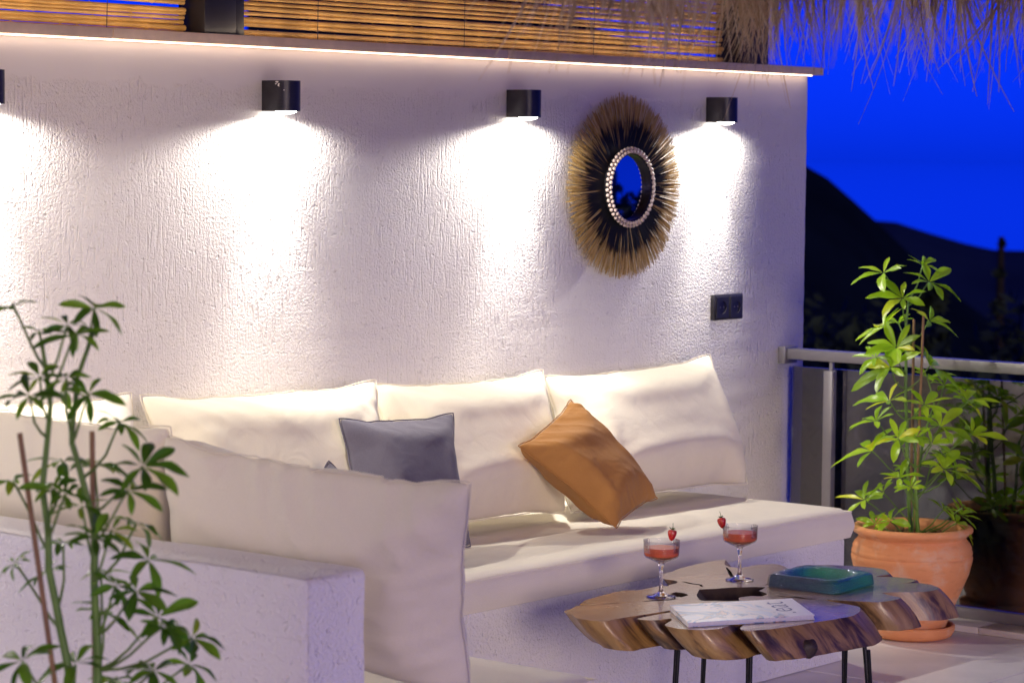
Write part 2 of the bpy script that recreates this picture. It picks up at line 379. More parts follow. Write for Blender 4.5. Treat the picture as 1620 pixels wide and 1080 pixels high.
# ------------------------------------------------------------------ pergola roof carried by the posts (above the picture), drawn forward to cut blue sky light
re_ = empty('pergola_roof', (.5, -1.2, 2.75), 'bamboo covered pergola roof above the bench, over the top of the picture', 'roof')
for y in (.15, -1.35, -2.75, -4.10):
    b = MB(); b.box((-3.6, y-.05, 2.752), (3.52, y+.05, 2.85), .004); b.build('beam', M['steel'], re_, smooth=True, sharp=30)
b = MB()
for k in range(86):
    y = .28-k*.052; b.tube([(-3.7, y, 2.876), (0, y+random.uniform(-.01, .01), 2.876), (3.6, y, 2.876)], .025, 7)
o = b.build('bamboo_cover', M['bamboo'], re_, smooth=True, sharp=60); tag(o, kind='stuff')

# ------------------------------------------------------------------ unseen house front added on the left to block blue sky light
he = empty('house', (-5.6, -3, 0), 'unseen white house front added beyond the left edge to block blue sky light', 'house')
M['house'] = simple('house_plaster', (.80, .77, .73), .9, .05, 3, .2, 90)
for a, b_, z0_, z1_ in ((-5.2, -3.9, 0, 2.2), (-2.3, .4, 0, 2.2), (-5.2, .4, 2.2, 3.2)):
    b = MB(); b.box((-5.9, a, z0_-.0), (-5.55, b_, z1_)); b.build('wall', M['house'], he)
b = MB()
for y in (-3.88, -3.12, -2.36): b.box((-5.72, y-.03, .005), (-5.66, y+.03, 2.19))
b.box((-5.72, -3.85, 2.13), (-5.66, -3.15, 2.19)); b.box((-5.72, -3.09, 2.13), (-5.66, -2.39, 2.19)); b.build('door_frame', M['steel'], he)
for y in (-3.85, -3.09):
    b = MB(); b.box((-5.695, y, .02), (-5.685, y+.70, 2.13)); b.build('door_pane', M['pane'], he)
b = MB(); b.box((-9.5, -5.3, 3.2), (-5.35, .5, 3.42)); b.build('roof', M['coping'], he)

# slim fill strip added under the coping to brighten the upper wall
ls = empty('fill_strip', (.5, -.02, zt), 'thin lit strip added under the stone coping to brighten the upper wall', 'light')
b = MB(); b.box((-2.55, -.024, zt-.0035), (3.54, -.018, zt-.0005)); b.build('strip', emis('added_strip', (1, .76, .56), STRIP), ls)

us = empty('fill_strip', (.5, .03, zt+.026), 'hidden fill strip added on top of the coping to light the bamboo canes', 'light')  # out of sight, added to lift the dark canes
b = MB(); b.box((-1.6, .07, zt+.0262), (3.2, .09, zt+.0280)); b.build('strip', emis('added_uplight', (1, .80, .55), UPLIGHT), us)

# ------------------------------------------------------------------ wall lamps
def wall_lamp(x, label):
    zb, h = 1.594, .079; e = empty('wall_lamp', (x, 0, zb), label, 'lamp', 'wall lamps along the plaster wall')
    n = 28; ring = [(.047, -.002), ] ; out = []; inn = []
    for k in range(n+1):
        a = -math.pi*k/n; out.append((.040*math.cos(a), -.046+.040*math.sin(a))); inn.append((.0355*math.cos(a), -.046+.0355*math.sin(a)))
    out = [(.040, -.001)]+out+[(-.040, -.001)]; inn = [(.0355, -.005)]+inn+[(-.0355, -.005)]
    vv = []; K = len(out)
    for z in (zb, zb+h): vv += [(x+a, b, z) for a, b in out]
    vv += [(x+a, b, zb) for a, b in inn]+[(x+a, b, zb+.006) for a, b in inn]
    ff = [(i, (i+1) % K, K+(i+1) % K, K+i) for i in range(K)]
    ff += [tuple(range(K, 2*K)), tuple(range(3*K, 4*K))]
    ff += [((i+1) % K, i, 2*K+i, 2*K+(i+1) % K) for i in range(K)]+[(2*K+(i+1) % K, 2*K+i, 3*K+i, 3*K+(i+1) % K) for i in range(K)]
    o = mesh('housing', vv, ff, M['lampmetal'], e, smooth=True, sharp=35)
    b = MB(); b.lathe([(.0, -.0075), (.010, -.0070), (.020, -.0050), (.027, -.0012), (.030, .0055)], (x, -.050, zb), 32); b.build('lens', M['led'], e, smooth=True)
    for nm, en, size, blend, col in (('lamp_glow', LAMP_WIDE, 172, .30, (1, .94, .85)), ('lamp_beam', LAMP_BEAM, 58, 1.0, (1, .95, .88))):
        L = bpy.data.lights.new(nm, 'SPOT'); L.energy = en; L.spot_size = R(size); L.spot_blend = blend; L.shadow_soft_size = .016; L.color = col
        lo = bpy.data.objects.new(nm, L); COL.objects.link(lo); reg(lo, (x, -.052, zb-.010), e)
    return e
def paint_chip(e, x, a0, z0, w, h, seed):
    r_ = random.Random(seed); vv = [(0, 0)]; n = 12
    for k in range(n): th = 2*math.pi*k/n; q = r_.uniform(.5, 1.2); vv.append((w*q*math.cos(th), h*q*math.sin(th)))
    P_ = [(x+.0403*math.cos(a0+u/.04), -.046+.0403*math.sin(a0+u/.04), z0+v_) for u, v_ in vv]
    mesh('paint_chip', P_, [(0, 1+k, 1+(k+1) % n) for k in range(n)], M['house'], e)
for k, lb in ((-2, None), (-1, None), (.018, 'wall lamp cut by the left edge of the picture'), (1, 'chipped dark wall lamp, leftmost of the three seen whole'), (2, 'dark wall lamp just left of the straw mirror'), (3, 'dark wall lamp right of the straw mirror, nearest the wall end')):  # first two unseen, added along the row to light the low wall
    lamp = wall_lamp(float(k), lb or ('dark wall lamp %s beyond the left edge of the picture' % ('first' if k == -1 else 'second')))
    if k == 1:
        for q, (a_, z_, w_, h_) in enumerate(((-168, 1.669, .005, .0025), (-160, 1.661, .0028, .006), (-172, 1.664, .003, .002), (-140, 1.648, .0016, .0016))): paint_chip(lamp, 1.0, R(a_), z_, w_, h_, q)

# ------------------------------------------------------------------ masonry bench and low wall
be = empty('masonry_bench', (1.2, -.4, 0), 'white plastered corner bench base under the cream seat cushions', 'bench')
b = MB(); b.box((-.489, -.735, 0), (2.662, -.002, .366), .008); b.build('back_run', M['bench'], be, smooth=True, sharp=30)
b = MB(); b.box((-.489, -1.69, 0), (.175, -.738, .366), .008); b.build('side_run', M['bench'], be, smooth=True, sharp=30)
le = empty('low_wall', (-.57, -.86, 0), 'low white plastered wall with a blue lit end, left behind the leafy plant', 'wall')
vv = []; ff = []
bm = bmesh.new(); bmesh.ops.create_cube(bm, size=1)
for v_ in bm.verts: v_.co = Vector((-.5685+v_.co.x*.159, -.8535+v_.co.y*1.703, .375+v_.co.z*.75))
bmesh.ops.subdivide_edges(bm, edges=bm.edges[:], cuts=22, use_grid_fill=True)
bmesh.ops.bevel(bm, geom=[e_ for e_ in bm.edges if e_.calc_face_angle(0) > 1], offset=.013, segments=2, affect='EDGES', profile=.5)
for v_ in bm.verts: v_.co += Vector((noise.noise(v_.co*9), noise.noise(v_.co*9+V(7, 0, 0)), noise.noise(v_.co*9+V(0, 7, 0))))*.0042
mesh('wall_body', [v_.co[:] for v_ in bm.verts], [[v_.index for v_ in f_.verts] for f_ in bm.faces], M['low'], le, smooth=True, sharp=45) if not bm.verts.index_update() else None
bm.free()

# ------------------------------------------------------------------ seat cushions
def cushion(name, x0, x1, y0, y1, z0, z1, label, seed, nx, ny):
    # a long boxed cushion: crowned top, soft vertical sides, piping on both rims
    vv = []; ff = []; idx = {}
    def P(u, w): return x0+(x1-x0)*u, y0+(y1-y0)*w
    e = empty(name, ((x0+x1)/2, (y0+y1)/2, z0), label, 'cushion', 'seat cushions of the corner bench')
    def soft(d, r_): return 0 if d >= r_ else (1-math.sqrt(max(0, 1-(1-d/r_)**2)))
    for i in range(nx+1):
        for j in range(ny+1):
            x, y = P(i/nx, j/ny); d = min(x-x0, x1-x, y-y0, y1-y)
            z = z1-.012*soft(d, .035)+.004*noise.noise(V(x*3, y*4, seed))*min(1, d/.05)+.0035*noise.noise(V(x*9, y*13, seed+3))*min(1, d/.08)
            z += .006*noise.noise(V(x*3.2, 0, seed+9))
            vv.append((x, y, z))
    for i in range(nx):
        for j in range(ny): ff.append((i*(ny+1)+j, (i+1)*(ny+1)+j, (i+1)*(ny+1)+j+1, i*(ny+1)+j+1))
    rim = [i*(ny+1) for i in range(nx+1)]+[nx*(ny+1)+j for j in range(1, ny+1)]+[i*(ny+1)+ny for i in range(nx-1, -1, -1)]+[j for j in range(ny-1, 0, -1)]
    top = [Vector(vv[k]) for k in rim]; cx, cy = (x0+x1)/2, (y0+y1)/2; last = rim; H = 6
    for h in range(1, H+1):
        row = []
        for k, p in enumerate(top):
            s = h/H; z = p.z+(z0+.001-p.z)*s
            bul = .007*math.sin(math.pi*s)+.0035*noise.noise(V(p.x*7, p.y*7, s*2+seed))*math.sin(math.pi*s)-.003*abs(noise.noise(V(p.x*26, p.y*26, s*.7+seed)))
            nx_ = (1 if p.x > x1-1e-4 else -1 if p.x < x0+1e-4 else 0); ny_ = (1 if p.y > y1-1e-4 else -1 if p.y < y0+1e-4 else 0)
            vv.append((p.x+nx_*bul, p.y+ny_*bul, z)); row.append(len(vv)-1)
        n = len(rim)
        for k in range(n): ff.append((last[k], row[k], row[(k+1) % n], last[(k+1) % n]))
        last = row
    ff.append(tuple(last))
    mesh('pad', vv, ff, M['seat'], e, smooth=True, sharp=60)
    b = MB(); loop = [Vector(p)+V(0, 0, .0005) for p in top]; b.tube(loop+[loop[0]], .0030, 6, False); b.build('piping', M['seat'], e, smooth=True)
    return e
cushion('seat_cushion', -.486, 2.675, -.745, -.004, .3665, .459, 'long cream seat cushion along the back wall', 1, 130, 34)
cushion('seat_cushion', -.486, .190, -1.705, -.753, .3665, .459, 'short cream seat cushion at the near left, bottom of the picture', 5, 30, 40)

# ------------------------------------------------------------------ pillows: inflated cloth (two sewn sheets) settled with position based dynamics
def inflate(w, h, thick, seed, n=44, steps=110, puff=1.0, k=.78):
    r_ = np.random.default_rng(seed); asp = h/w; nx = n; ny = max(12, int(n*asp))
    dx = w/nx; dy = h/ny
    gx, gy = np.meshgrid(np.linspace(-w/2, w/2, nx+1), np.linspace(-h/2, h/2, ny+1), indexing='ij')
    e = (1-(2*np.abs(gx)/w)**2.2)*(1-(2*np.abs(gy)/h)**2.2)
    P = np.zeros((2, nx+1, ny+1, 3)); P[:, :, :, 0] = gx; P[:, :, :, 1] = gy
    for s in (0, 1): P[s, :, :, 2] = (1 if s == 0 else -1)*(e*thick*.3)+r_.normal(0, .0016, e.shape)*(e > 0)
    Q = P.copy(); dg = math.hypot(dx, dy)
    Vt = w*h*thick*.46*puff
    def con(a, b, L, k):
        d = b-a; l_ = np.linalg.norm(d, axis=-1, keepdims=True)+1e-9; c = d*(.5*k*(l_-L)/l_); a += c; b -= c
    for st in range(steps):
        vel = (P-Q)*.93; Q = P.copy()
        fx = np.zeros_like(P); tx = np.zeros_like(P); tx[:, 1:-1] = P[:, 2:]-P[:, :-2]; ty = np.zeros_like(P); ty[:, :, 1:-1] = P[:, :, 2:]-P[:, :, :-2]
        nr = np.cross(tx, ty); nr[1] *= -1; nr /= (np.linalg.norm(nr, axis=-1, keepdims=True)+1e-9)
        Vc = float(((P[0, :, :, 2]-P[1, :, :, 2])*dx*dy).sum()); p = max(0., min(1., (Vt-Vc)/Vt*6))
        P = P+vel+nr*(.0011*p); P[:, 1:-1, 1:-1, 2] -= 0
        for it in range(5):
            for s0 in (0, 1):
                con(P[:, s0:-1:2], P[:, s0+1::2][:, :P[:, s0:-1:2].shape[1]], dx, 1.)
                con(P[:, :, s0:-1:2], P[:, :, s0+1::2][:, :, :P[:, :, s0:-1:2].shape[2]], dy, 1.)
            for s0 in (0, 1):
                A = P[:, s0:-1:2, :-1]; B = P[:, s0+1::2, 1:][:, :A.shape[1]]; con(A, B, dg, .35)
                A = P[:, s0:-1:2, 1:]; B = P[:, s0+1::2, :-1][:, :A.shape[1]]; con(A, B, dg, .35)
            for (ax, L) in ((1, dx*2), (2, dy*2)):
                A = P[:, :-2] if ax == 1 else P[:, :, :-2]; B = P[:, 2:] if ax == 1 else P[:, :, 2:]
                d = B-A; l_ = np.linalg.norm(d, axis=-1, keepdims=True)+1e-9; c = d*(.06*(l_-L)/l_); A += c; B -= c
            for sl in ((slice(None), 0), (slice(None), -1)):
                pass
            for idx in (np.s_[:, 0, :], np.s_[:, -1, :], np.s_[:, :, 0], np.s_[:, :, -1]):
                mm = P[idx].mean(0); P[idx] = mm[None]
    sx = abs(P[0, 0, 0, 0])/(w/2); sy = abs(P[0, 0, 0, 1])/(h/2)
    P[:, :, :, 0] = P[:, :, :, 0]*(1-k)+gx[None]*sx*k; P[:, :, :, 1] = P[:, :, :, 1]*(1-k)+gy[None]*sy*k
    return P
SIM = {}
def pillow(name, corners, sim, thick, mat, label, group, clamp, flip=(1, 1), sag=.25, facing=None, bend=0., seed=0, pmat=None, gather=(.006, .005), seam=.0013):
    # corners: tl, tr, br, bl in the world; the settled cloth is stretched between them
    P = SIM[sim]; nx, ny = P.shape[1]-1, P.shape[2]-1
    C = [Vector(c) for c in corners]; nrm = (C[1]-C[0]).cross(C[3]-C[0]).normalized()
    if facing and nrm.dot(Vector(facing)) < 0: nrm = -nrm
    cx = abs(P[0, 0, 0, 0]); cy = abs(P[0, 0, 0, 1]); zmax = np.abs(P[..., 2]).max()
    def mp(q):
        s = q[0]/cx*flip[0]; t_ = q[1]/cy*flip[1]; u = (s+1)/2; w_ = (t_+1)/2
        base = C[3]*(1-u)*(1-w_)+C[2]*u*(1-w_)+C[0]*(1-u)*w_+C[1]*u*w_
        k = thick*.5/zmax*(1-sag*t_)
        e_ = max(abs(s), abs(t_)); inn = min(1, (1-e_)*9); sg = 1 if q[2] >= 0 else -1
        f1 = max(0, 1-abs(noise.noise(V(s*5+t_*3.0, t_*.7-s*.4, seed+sg)))*3)**1.6*1.2; f2 = max(0, 1-abs(noise.noise(V(s*1.1, t_*5+s, seed+9+sg)))*3)**1.6*.5
        f3 = noise.noise(V(s*1.6+t_*1.2, t_*2.2-s*.7, seed+20+sg))
        wr = gather[0]*(f1*abs(t_)**1.5*(1 if t_ > 0 else .6)+f2*abs(s)**2)*inn+gather[1]*f3*inn
        o = base+nrm*(q[2]*k+sg*wr+bend*(1-s*s)*(1-t_*t_)*.5)
        return clamp(o)
    vv = []; ff = []; id_ = [[[0]*(ny+1) for _ in range(nx+1)] for _ in (0, 1)]
    for s in (0, 1):
        for i in range(nx+1):
            for j in range(ny+1):
                edge = i in (0, nx) or j in (0, ny)
                if s == 1 and edge: id_[1][i][j] = id_[0][i][j]
                else: vv.append(mp(P[s, i, j])); id_[s][i][j] = len(vv)-1
    for s in (0, 1):
        for i in range(nx):
            for j in range(ny):
                q = (id_[s][i][j], id_[s][i+1][j], id_[s][i+1][j+1], id_[s][i][j+1]); ff.append(q if s == 0 else q[::-1])
    mid = sum((Vector(v_) for v_ in C), Vector())/4; zb = min(v_.z for v_ in vv)
    e = empty(name, (mid.x, mid.y, zb), label, 'pillow', group)
    o = mesh('cover', vv, ff, mat, e, smooth=True)
    sm = o.modifiers.new('s', 'SUBSURF'); sm.levels = 1; sm.render_levels = 1
    loop = [id_[0][i][0] for i in range(nx+1)]+[id_[0][nx][j] for j in range(1, ny+1)]+[id_[0][i][ny] for i in range(nx-1, -1, -1)]+[id_[0][0][j] for j in range(ny-1, 0, -1)]
    b = MB(); L = [vv[k] for k in loop]; b.tube(L+[L[0]], seam, 6, False); b.build('seam', pmat or mat, e, smooth=True)
    return e
SIM['big'] = inflate(.80, .52, .23, 11); SIM['big2'] = inflate(.76, .52, .24, 12); SIM['sq'] = inflate(.42, .42, .17, 13, 38); SIM['sq2'] = inflate(.44, .36, .16, 14, 44, 130, .9, .80)
def cl_back(o):
    if o.z < .4615: o.z = .4615-(.4615-o.z)*.01+.0
    if o.y > -.005: o.y = -.005+(o.y+.005)*.01
    return o
def cl_low(o):
    if o.z < .4615: o.z = .4615
    lim = -.487
    if o.z < .758 and o.x < lim: o.x = lim-(lim-o.x)*.01 if o.z < .745 or o.y > -1.71 else o.x
    return o
FB = (0, -1, .4)
gp = 'big cream back pillows'
pillow('back_pillow', [(1.985,-.13,.850),(2.828,-.122,.868),(2.735,-.335,.485),(1.850,-.335,.485)], 'big', .24, M['cream'], 'large cream back pillow behind the ochre cushion, rightmost on the bench', gp, cl_back, (1, 1), .25, FB, seed=4, gather=(.008, .004), seam=.0016)
pillow('back_pillow', [(1.255,-.12,.872),(1.985,-.125,.868),(1.845,-.325,.485),(1.165,-.325,.485)], 'big2', .24, M['cream'], 'large cream back pillow between the grey and the ochre cushions', gp, cl_back, (-1, 1), .25, FB, seed=7, gather=(.011, .007), seam=.0016)
pillow('back_pillow', [(.405,-.14,.900),(1.225,-.165,.888),(1.08,-.385,.485),(.330,-.36,.490)], 'big', .25, M['cream'], 'large cream back pillow just left of the grey cushion', gp, cl_back, (-1, 1), .2, FB, seed=10, gather=(.012, .006))
pillow('back_pillow', [(-.26,-.12,.930),(.395,-.12,.905),(.27,-.33,.490),(-.34,-.33,.490)], 'big2', .24, M['cream'], 'cream back pillow in the bench corner behind the leafy plant', gp, cl_back, (1, 1), .2, FB, seed=13, gather=(.012, .006))
FL = (1, 0, .4)
pillow('back_pillow', [(-.445,-1.130,.945),(-.435,-1.900,.917),(-.235,-1.735,.490),(-.245,-.95,.490)], 'big', .23, M['cream'], 'large beige pillow in the foreground against the low wall end', gp, cl_low, (1, 1), .2, FL, seed=16, gather=(.022, .009))
pillow('back_pillow', [(-.455,-.42,.985),(-.445,-1.150,.960),(-.245,-1.02,.490),(-.25,-.40,.490)], 'big2', .23, M['cream'], 'cream pillow against the low wall behind the leafy plant stems', gp, cl_low, (-1, 1), .2, FL, seed=19, gather=(.012, .006))
pillow('throw_pillow', [(0.889, -0.347, 0.822), (1.319, -0.356, 0.806), (1.171, -0.544, 0.487), (0.759, -0.541, 0.492)], 'sq', .17, M['grey'], 'grey felt throw pillow standing between the cream pillows', 'grey throw pillows', cl_back, (1, 1), .15, FB, seed=22, gather=(.003, .003), seam=.002)
pillow('throw_pillow', [(0.447, -0.567, 0.605), (0.691, -0.498, 0.744), (0.875, -0.581, 0.577), (0.621, -0.648, 0.478)], 'sq', .12, M['grey'], 'grey throw pillow of which only a tip shows above the beige pillow', 'grey throw pillows', cl_back, (-1, 1), .1, FB, seed=25, gather=(.003, .003), seam=.002)
pillow('throw_pillow', [(1.525, -0.411, 0.707), (1.847, -0.336, 0.805), (1.98, -0.544, 0.533), (1.736, -0.585, 0.479)], 'sq2', .145, M['ochre'], 'ochre cotton throw pillow lying tilted on the seat', None, cl_back, (1, 1), .05, FB, seed=28, gather=(.011, .007), seam=.0016)

# ------------------------------------------------------------------ straw fringed mirror
MC = V(2.506, 0, 1.390)
me_ = empty('straw_mirror', (MC.x, 0, MC.z), 'round mirror with a wide dyed straw fringe on the plaster wall', 'mirror')
vv = []; ff = []; tone = []
for layer, (cnt, r0, y0) in enumerate(((460, .10, -.012), (460, .105, -.02), (420, .11, -.028))):
    for k in range(cnt):
        th = 2*math.pi*(k+random.uniform(-.6, .6))/cnt; rl = .281+random.uniform(-.014, .006)-.005*layer+.003*math.sin(th*5)
        dirv = V(math.cos(th), 0, math.sin(th)); per = V(-math.sin(th), 0, math.cos(th)); wd = random.uniform(.0009, .0022)
        lift = random.uniform(-.006, .008); sk = random.uniform(-.007, .007); hue = random.uniform(-.18, .2); dk = random.uniform(.188, .226) if random.random() > .1 else random.uniform(.13, .16)+.012*math.sin(th*9)
        base = len(vv); K = 6
        for q in range(K+1):
            s = q/K; rr = r0+(rl-r0)*s; c_ = MC+dirv*rr+per*(sk*s*s)+V(0, y0-lift*s-.006*math.sin(s*2.2), 0)
            ww = wd*(1-.35*s)
            vv += [c_-per*ww, c_+per*ww]
            tt = .06+.1*random.random() if rr < dk-.012 else (.36 if rr < dk else .72+hue); tone += [tt, tt]
        for q in range(K): ff.append((base+2*q, base+2*q+1, base+2*q+3, base+2*q+2))
o = mesh('straw_fringe', vv, ff, M['mstraw'], me_); set_attr(o, tone); tag(o, kind='stuff')
def ringy(name, prof, mat, n=64):   # lathe about the wall normal
    b = MB(); b.lathe(prof, (0, 0, 0), n); vv = [(MC.x+x, -z, MC.z+y) for x, y, z in b.v]
    return mesh(name, vv, b.f, mat, me_, smooth=True, sharp=40)
ringy('backing', [(.0, .002), (.20, .002), (.20, .010), (0, .010)], M['steel'])
ringy('mirror_glass', [(.0, .0305), (.101, .0305)], M['mirror'])
ringy('inner_rim', [(.0995, .030), (.0995, .0475), (.107, .050), (.113, .046), (.113, .012)], M['steel'])
b = MB()
for row, (rr, y_) in enumerate(((.1085, -.0505), (.1180, -.0455))):
    for k in range(46):
        th = 2*math.pi*(k+.5*row)/46; c_ = MC+V(rr*math.cos(th), y_, rr*math.sin(th)); b.ball(c_, (.0058, .0056, .0058), 8, 6)
M['bead'] = simple('shell_bead', (.66, .52, .46), .45, .2, 60)
b.build('bead_ring', M['bead'], me_, smooth=True, sharp=80)

# ------------------------------------------------------------------ double socket
se = empty('wall_socket', (3.081, 0, 1.0), 'black double wall socket on the plaster below the right lamp', 'socket')
b = MB(); b.box((3.0, -.016, .960), (3.162, -.001, 1.043), .002); b.build('frame', M['blackplastic'], se, smooth=True, sharp=30)
for x in (3.042, 3.121):
    n = 32; vv = []; ff = []; hw = .0335
    for k in range(n):
        th = 2*math.pi*k/n; c_, s_ = math.cos(th), math.sin(th); mx_ = max(abs(c_), abs(s_))
        sq = (x+hw*c_/mx_, 1.0015+hw*s_/mx_); ci = (x+.0205*c_, 1.0015+.0205*s_)
        vv += [(sq[0], -.0162, sq[1]), (sq[0], -.0205, sq[1]), (ci[0], -.0205, ci[1]), (ci[0], -.0175, ci[1])]
    for k in range(n):
        a = 4*k; d = 4*((k+1) % n); ff += [(a, d, d+1, a+1), (a+1, d+1, d+2, a+2), (a+2, d+2, d+3, a+3)]
    ff.append(tuple(4*k+3 for k in range(n)))
    ins = mesh('insert', vv, ff, M['blackplastic'], se, smooth=True, sharp=30)
    b = MB()
    for sx_ in (-.0095, .0095): b.ball((x+sx_, -.0178, 1.0015), (.0025, .0015, .0025), 8, 6)
    b.build('contact', M['alu'], ins, smooth=True)

# ------------------------------------------------------------------ slab coffee table
TT = .42
OUT = [[0.882,-1.077],[0.934,-1.063],[0.972,-1.053],[1.042,-1.095],[1.104,-1.123],[1.083,-1.109],[1.034,-1.083],[0.992,-1.050],[0.989,-1.042],[1.05,-1.017],[1.142,-1.004],[1.215,-1.002],[1.243,-1.027],[1.294,-1.028],[1.341,-1.029],[1.342,-1.047],[1.362,-1.035],[1.391,-1.035],[1.417,-1.021],[1.426,-1.002],[1.424,-0.972],[1.491,-0.922],[1.533,-0.92],[1.568,-0.907],[1.63,-0.898],[1.711,-0.893],[1.771,-0.896],[1.792,-0.907],[1.731,-0.946],[1.701,-0.982],[1.709,-1.014],[1.773,-1.017],[1.8,-1.031],[1.823,-1.046],[1.813,-1.073],[1.774,-1.122],[1.835,-1.109],[1.907,-1.156],[1.936,-1.23],[1.947,-1.273],[1.938,-1.308],[1.894,-1.351],[1.878,-1.357],[1.823,-1.353],[1.852,-1.394],[1.857,-1.428],[1.846,-1.46],[1.791,-1.463],[1.680,-1.398],[1.804,-1.477],[1.81,-1.521],[1.782,-1.56],[1.753,-1.572],[1.694,-1.56],[1.618,-1.492],[1.588,-1.566],[1.545,-1.572],[1.494,-1.558],[1.436,-1.445],[1.412,-1.556],[1.37,-1.587],[1.335,-1.603],[1.283,-1.615],[1.22,-1.607],[1.157,-1.593],[1.116,-1.589],[1.056,-1.577],[1.018,-1.568],[0.989,-1.554],[0.968,-1.548],[0.963,-1.531],[0.978,-1.51],[1.018,-1.493],[1.165,-1.440],[1.057,-1.478],[0.999,-1.472],[0.94,-1.478],[0.901,-1.454],[0.883,-1.415],[0.887,-1.377],[0.903,-1.355],[0.957,-1.335],[0.977,-1.318],[0.935,-1.306],[0.918,-1.283],[0.919,-1.264],[0.959,-1.26],[1.037,-1.268],[1.185,-1.268],[1.015,-1.248],[0.936,-1.234],[0.876,-1.227],[0.847,-1.229],[0.831,-1.204],[0.834,-1.152],[0.862,-1.119]]
HOLE = [[1.354,-1.134],[1.392,-1.156],[1.432,-1.173],[1.467,-1.202],[1.495,-1.233],[1.439,-1.254],[1.413,-1.294],[1.372,-1.303],[1.363,-1.28],[1.32,-1.273],[1.282,-1.297],[1.24,-1.251],[1.227,-1.224],[1.29,-1.17]]
HOLE2 = [[1.235,-1.121],[1.284,-1.112],[1.286,-1.133],[1.267,-1.161],[1.232,-1.164],[1.227,-1.145]]
def dense(pl, amp, sub=3):
    o = []; n = len(pl)
    for i in range(n):
        a = Vector(pl[i]); b_ = Vector(pl[(i+1) % n]); p0 = Vector(pl[i-1]); p3 = Vector(pl[(i+2) % n])
        k = max(1, min(sub, int((b_-a).length/.012)))
        for j in range(k):
            t_ = j/k; ta = (b_-p0)*.25; tb = (p3-a)*.25
            h = a*(2*t_**3-3*t_**2+1)+ta*(t_**3-2*t_**2+t_)+b_*(-2*t_**3+3*t_**2)+tb*(t_**3-t_**2)
            h += Vector((noise.noise(V(h.x*60, h.y*60, 1)), noise.noise(V(h.x*60, h.y*60, 5))))*amp
            o.append(h)
    return o
t = NT('slab_top'); v = t.co('Object'); dist = t.n('ShaderNodeVectorMath', operation='LENGTH'); wv = t.n('ShaderNodeVectorMath', operation='ADD')
nz = t.n('ShaderNodeTexNoise'); nz.inputs['Scale'].default_value = 4.5; nz.inputs['Detail'].default_value = 3; t.l(v, nz.inputs[0])
sc_ = t.n('ShaderNodeVectorMath', operation='SCALE'); sc_.inputs['Scale'].default_value = .22; t.l(nz.outputs['Color'], sc_.inputs[0]); t.l(v, wv.inputs[0]); t.l(sc_.outputs[0], wv.inputs[1]); t.l(wv.outputs[0], dist.inputs[0])
ring = t.math('SINE', t.math('MULTIPLY', dist.outputs['Value'], 520)); ring2 = t.math('SINE', t.math('MULTIPLY', dist.outputs['Value'], 131))
c = t.mix(t.ramp(ring, [(.2, 0), (.95, .45)]), (.40, .265, .17), (.16, .09, .055)); c = t.mix(t.ramp(ring2, [(.3, 0), (1, .35)]), c, (.26, .17, .13))
c = t.mix(t.ramp(t.noise(v, 7, 5), [(.42, 0), (.7, .75)]), c, (.17, .115, .085)); c = t.mix(t.ramp(t.noise(v, 3, 3), [(.5, 0), (.75, .6)]), c, (.44, .30, .20))
t.color(c); t.set(Roughness=.24, Coat_Weight=.55, Coat_Roughness=.10); t.bump(t.mix(.5, ring, t.noise(v, 60, 4)), .12, .002); M['slabtop'] = t.m
t = NT('slab_side'); a = t.n('ShaderNodeAttribute'); a.attribute_name = 'tone'; v = t.co('Object', (1, 1, .0)); 
vv3 = t.n('ShaderNodeCombineXYZ'); t.l(a.outputs['Fac'], vv3.inputs[0])
sz = t.n('ShaderNodeSeparateXYZ'); t.l(t.co('Object'), sz.inputs[0]); t.l(t.math('MULTIPLY', sz.outputs[2], 1.2), vv3.inputs[1])
c = t.ramp(t.noise(vv3.outputs[0], 5.5, 6, .62, .6), [(.30, (.015, .008, .006)), (.42, (.10, .05, .02)), (.52, (.34, .19, .06)), (.75, (.54, .34, .13))])
t.color(c); t.set(Roughness=.42, Coat_Weight=.35, Coat_Roughness=.2); t.bump(t.noise(vv3.outputs[0], 14, 5), .6, .006); M['slabside'] = t.m
te = empty('slab_table', (1.38, -1.26, 0), 'low coffee table of a lobed tree trunk slab on thin black rods', 'table')
def crack(a, b_, w):
    a = Vector(a); b_ = Vector(b_); d = b_-a; p = Vector((-d.y, d.x)).normalized(); up = []; dn = []; n = 7
    for i in range(n+1):
        s_ = i/n; c_ = a+d*s_+p*noise.noise(V(a.x*50+s_*5, a.y*50, 2))*.012; hw = w*math.sin(math.pi*(s_*.86+.10))*.5+.0008
        up.append(list(c_+p*hw)); dn.append(list(c_-p*hw))
    return [Vector(q) for q in up+dn[::-1]]
loops = [dense(OUT, .0025), dense(HOLE, .003), dense(HOLE2, .002), crack((1.118, -1.128), (1.205, -1.175), 0.0119), crack((1.76, -1.132), (1.52, -1.215), 0.0085), crack((1.428, -1.425), (1.405, -1.325), 0.0153), crack((1.655, -1.382), (1.50, -1.275), 0.0119), crack((1.190, -1.415), (1.255, -1.325), 0.0170), crack((1.69, -.99), (1.50, -1.13), 0.0085), crack((1.43, -1.03), (1.40, -1.12), 0.0102)]
pts = []; edg = []; fcs = []
for lp in loops:
    s = len(pts); pts += [Vector((p.x, p.y)) for p in lp]; edg += [(s+i, s+(i+1) % len(lp)) for i in range(len(lp))]
res = list(delaunay_2d_cdt(pts, edg, [], 1, 1e-5))
def inpoly(p, lp):
    c_ = False; n = len(lp)
    for i in range(n):
        a, b_ = lp[i], lp[i-1]
        if (a.y > p.y) != (b_.y > p.y) and p.x < (b_.x-a.x)*(p.y-a.y)/(b_.y-a.y)+a.x: c_ = not c_
    return c_
keep = []
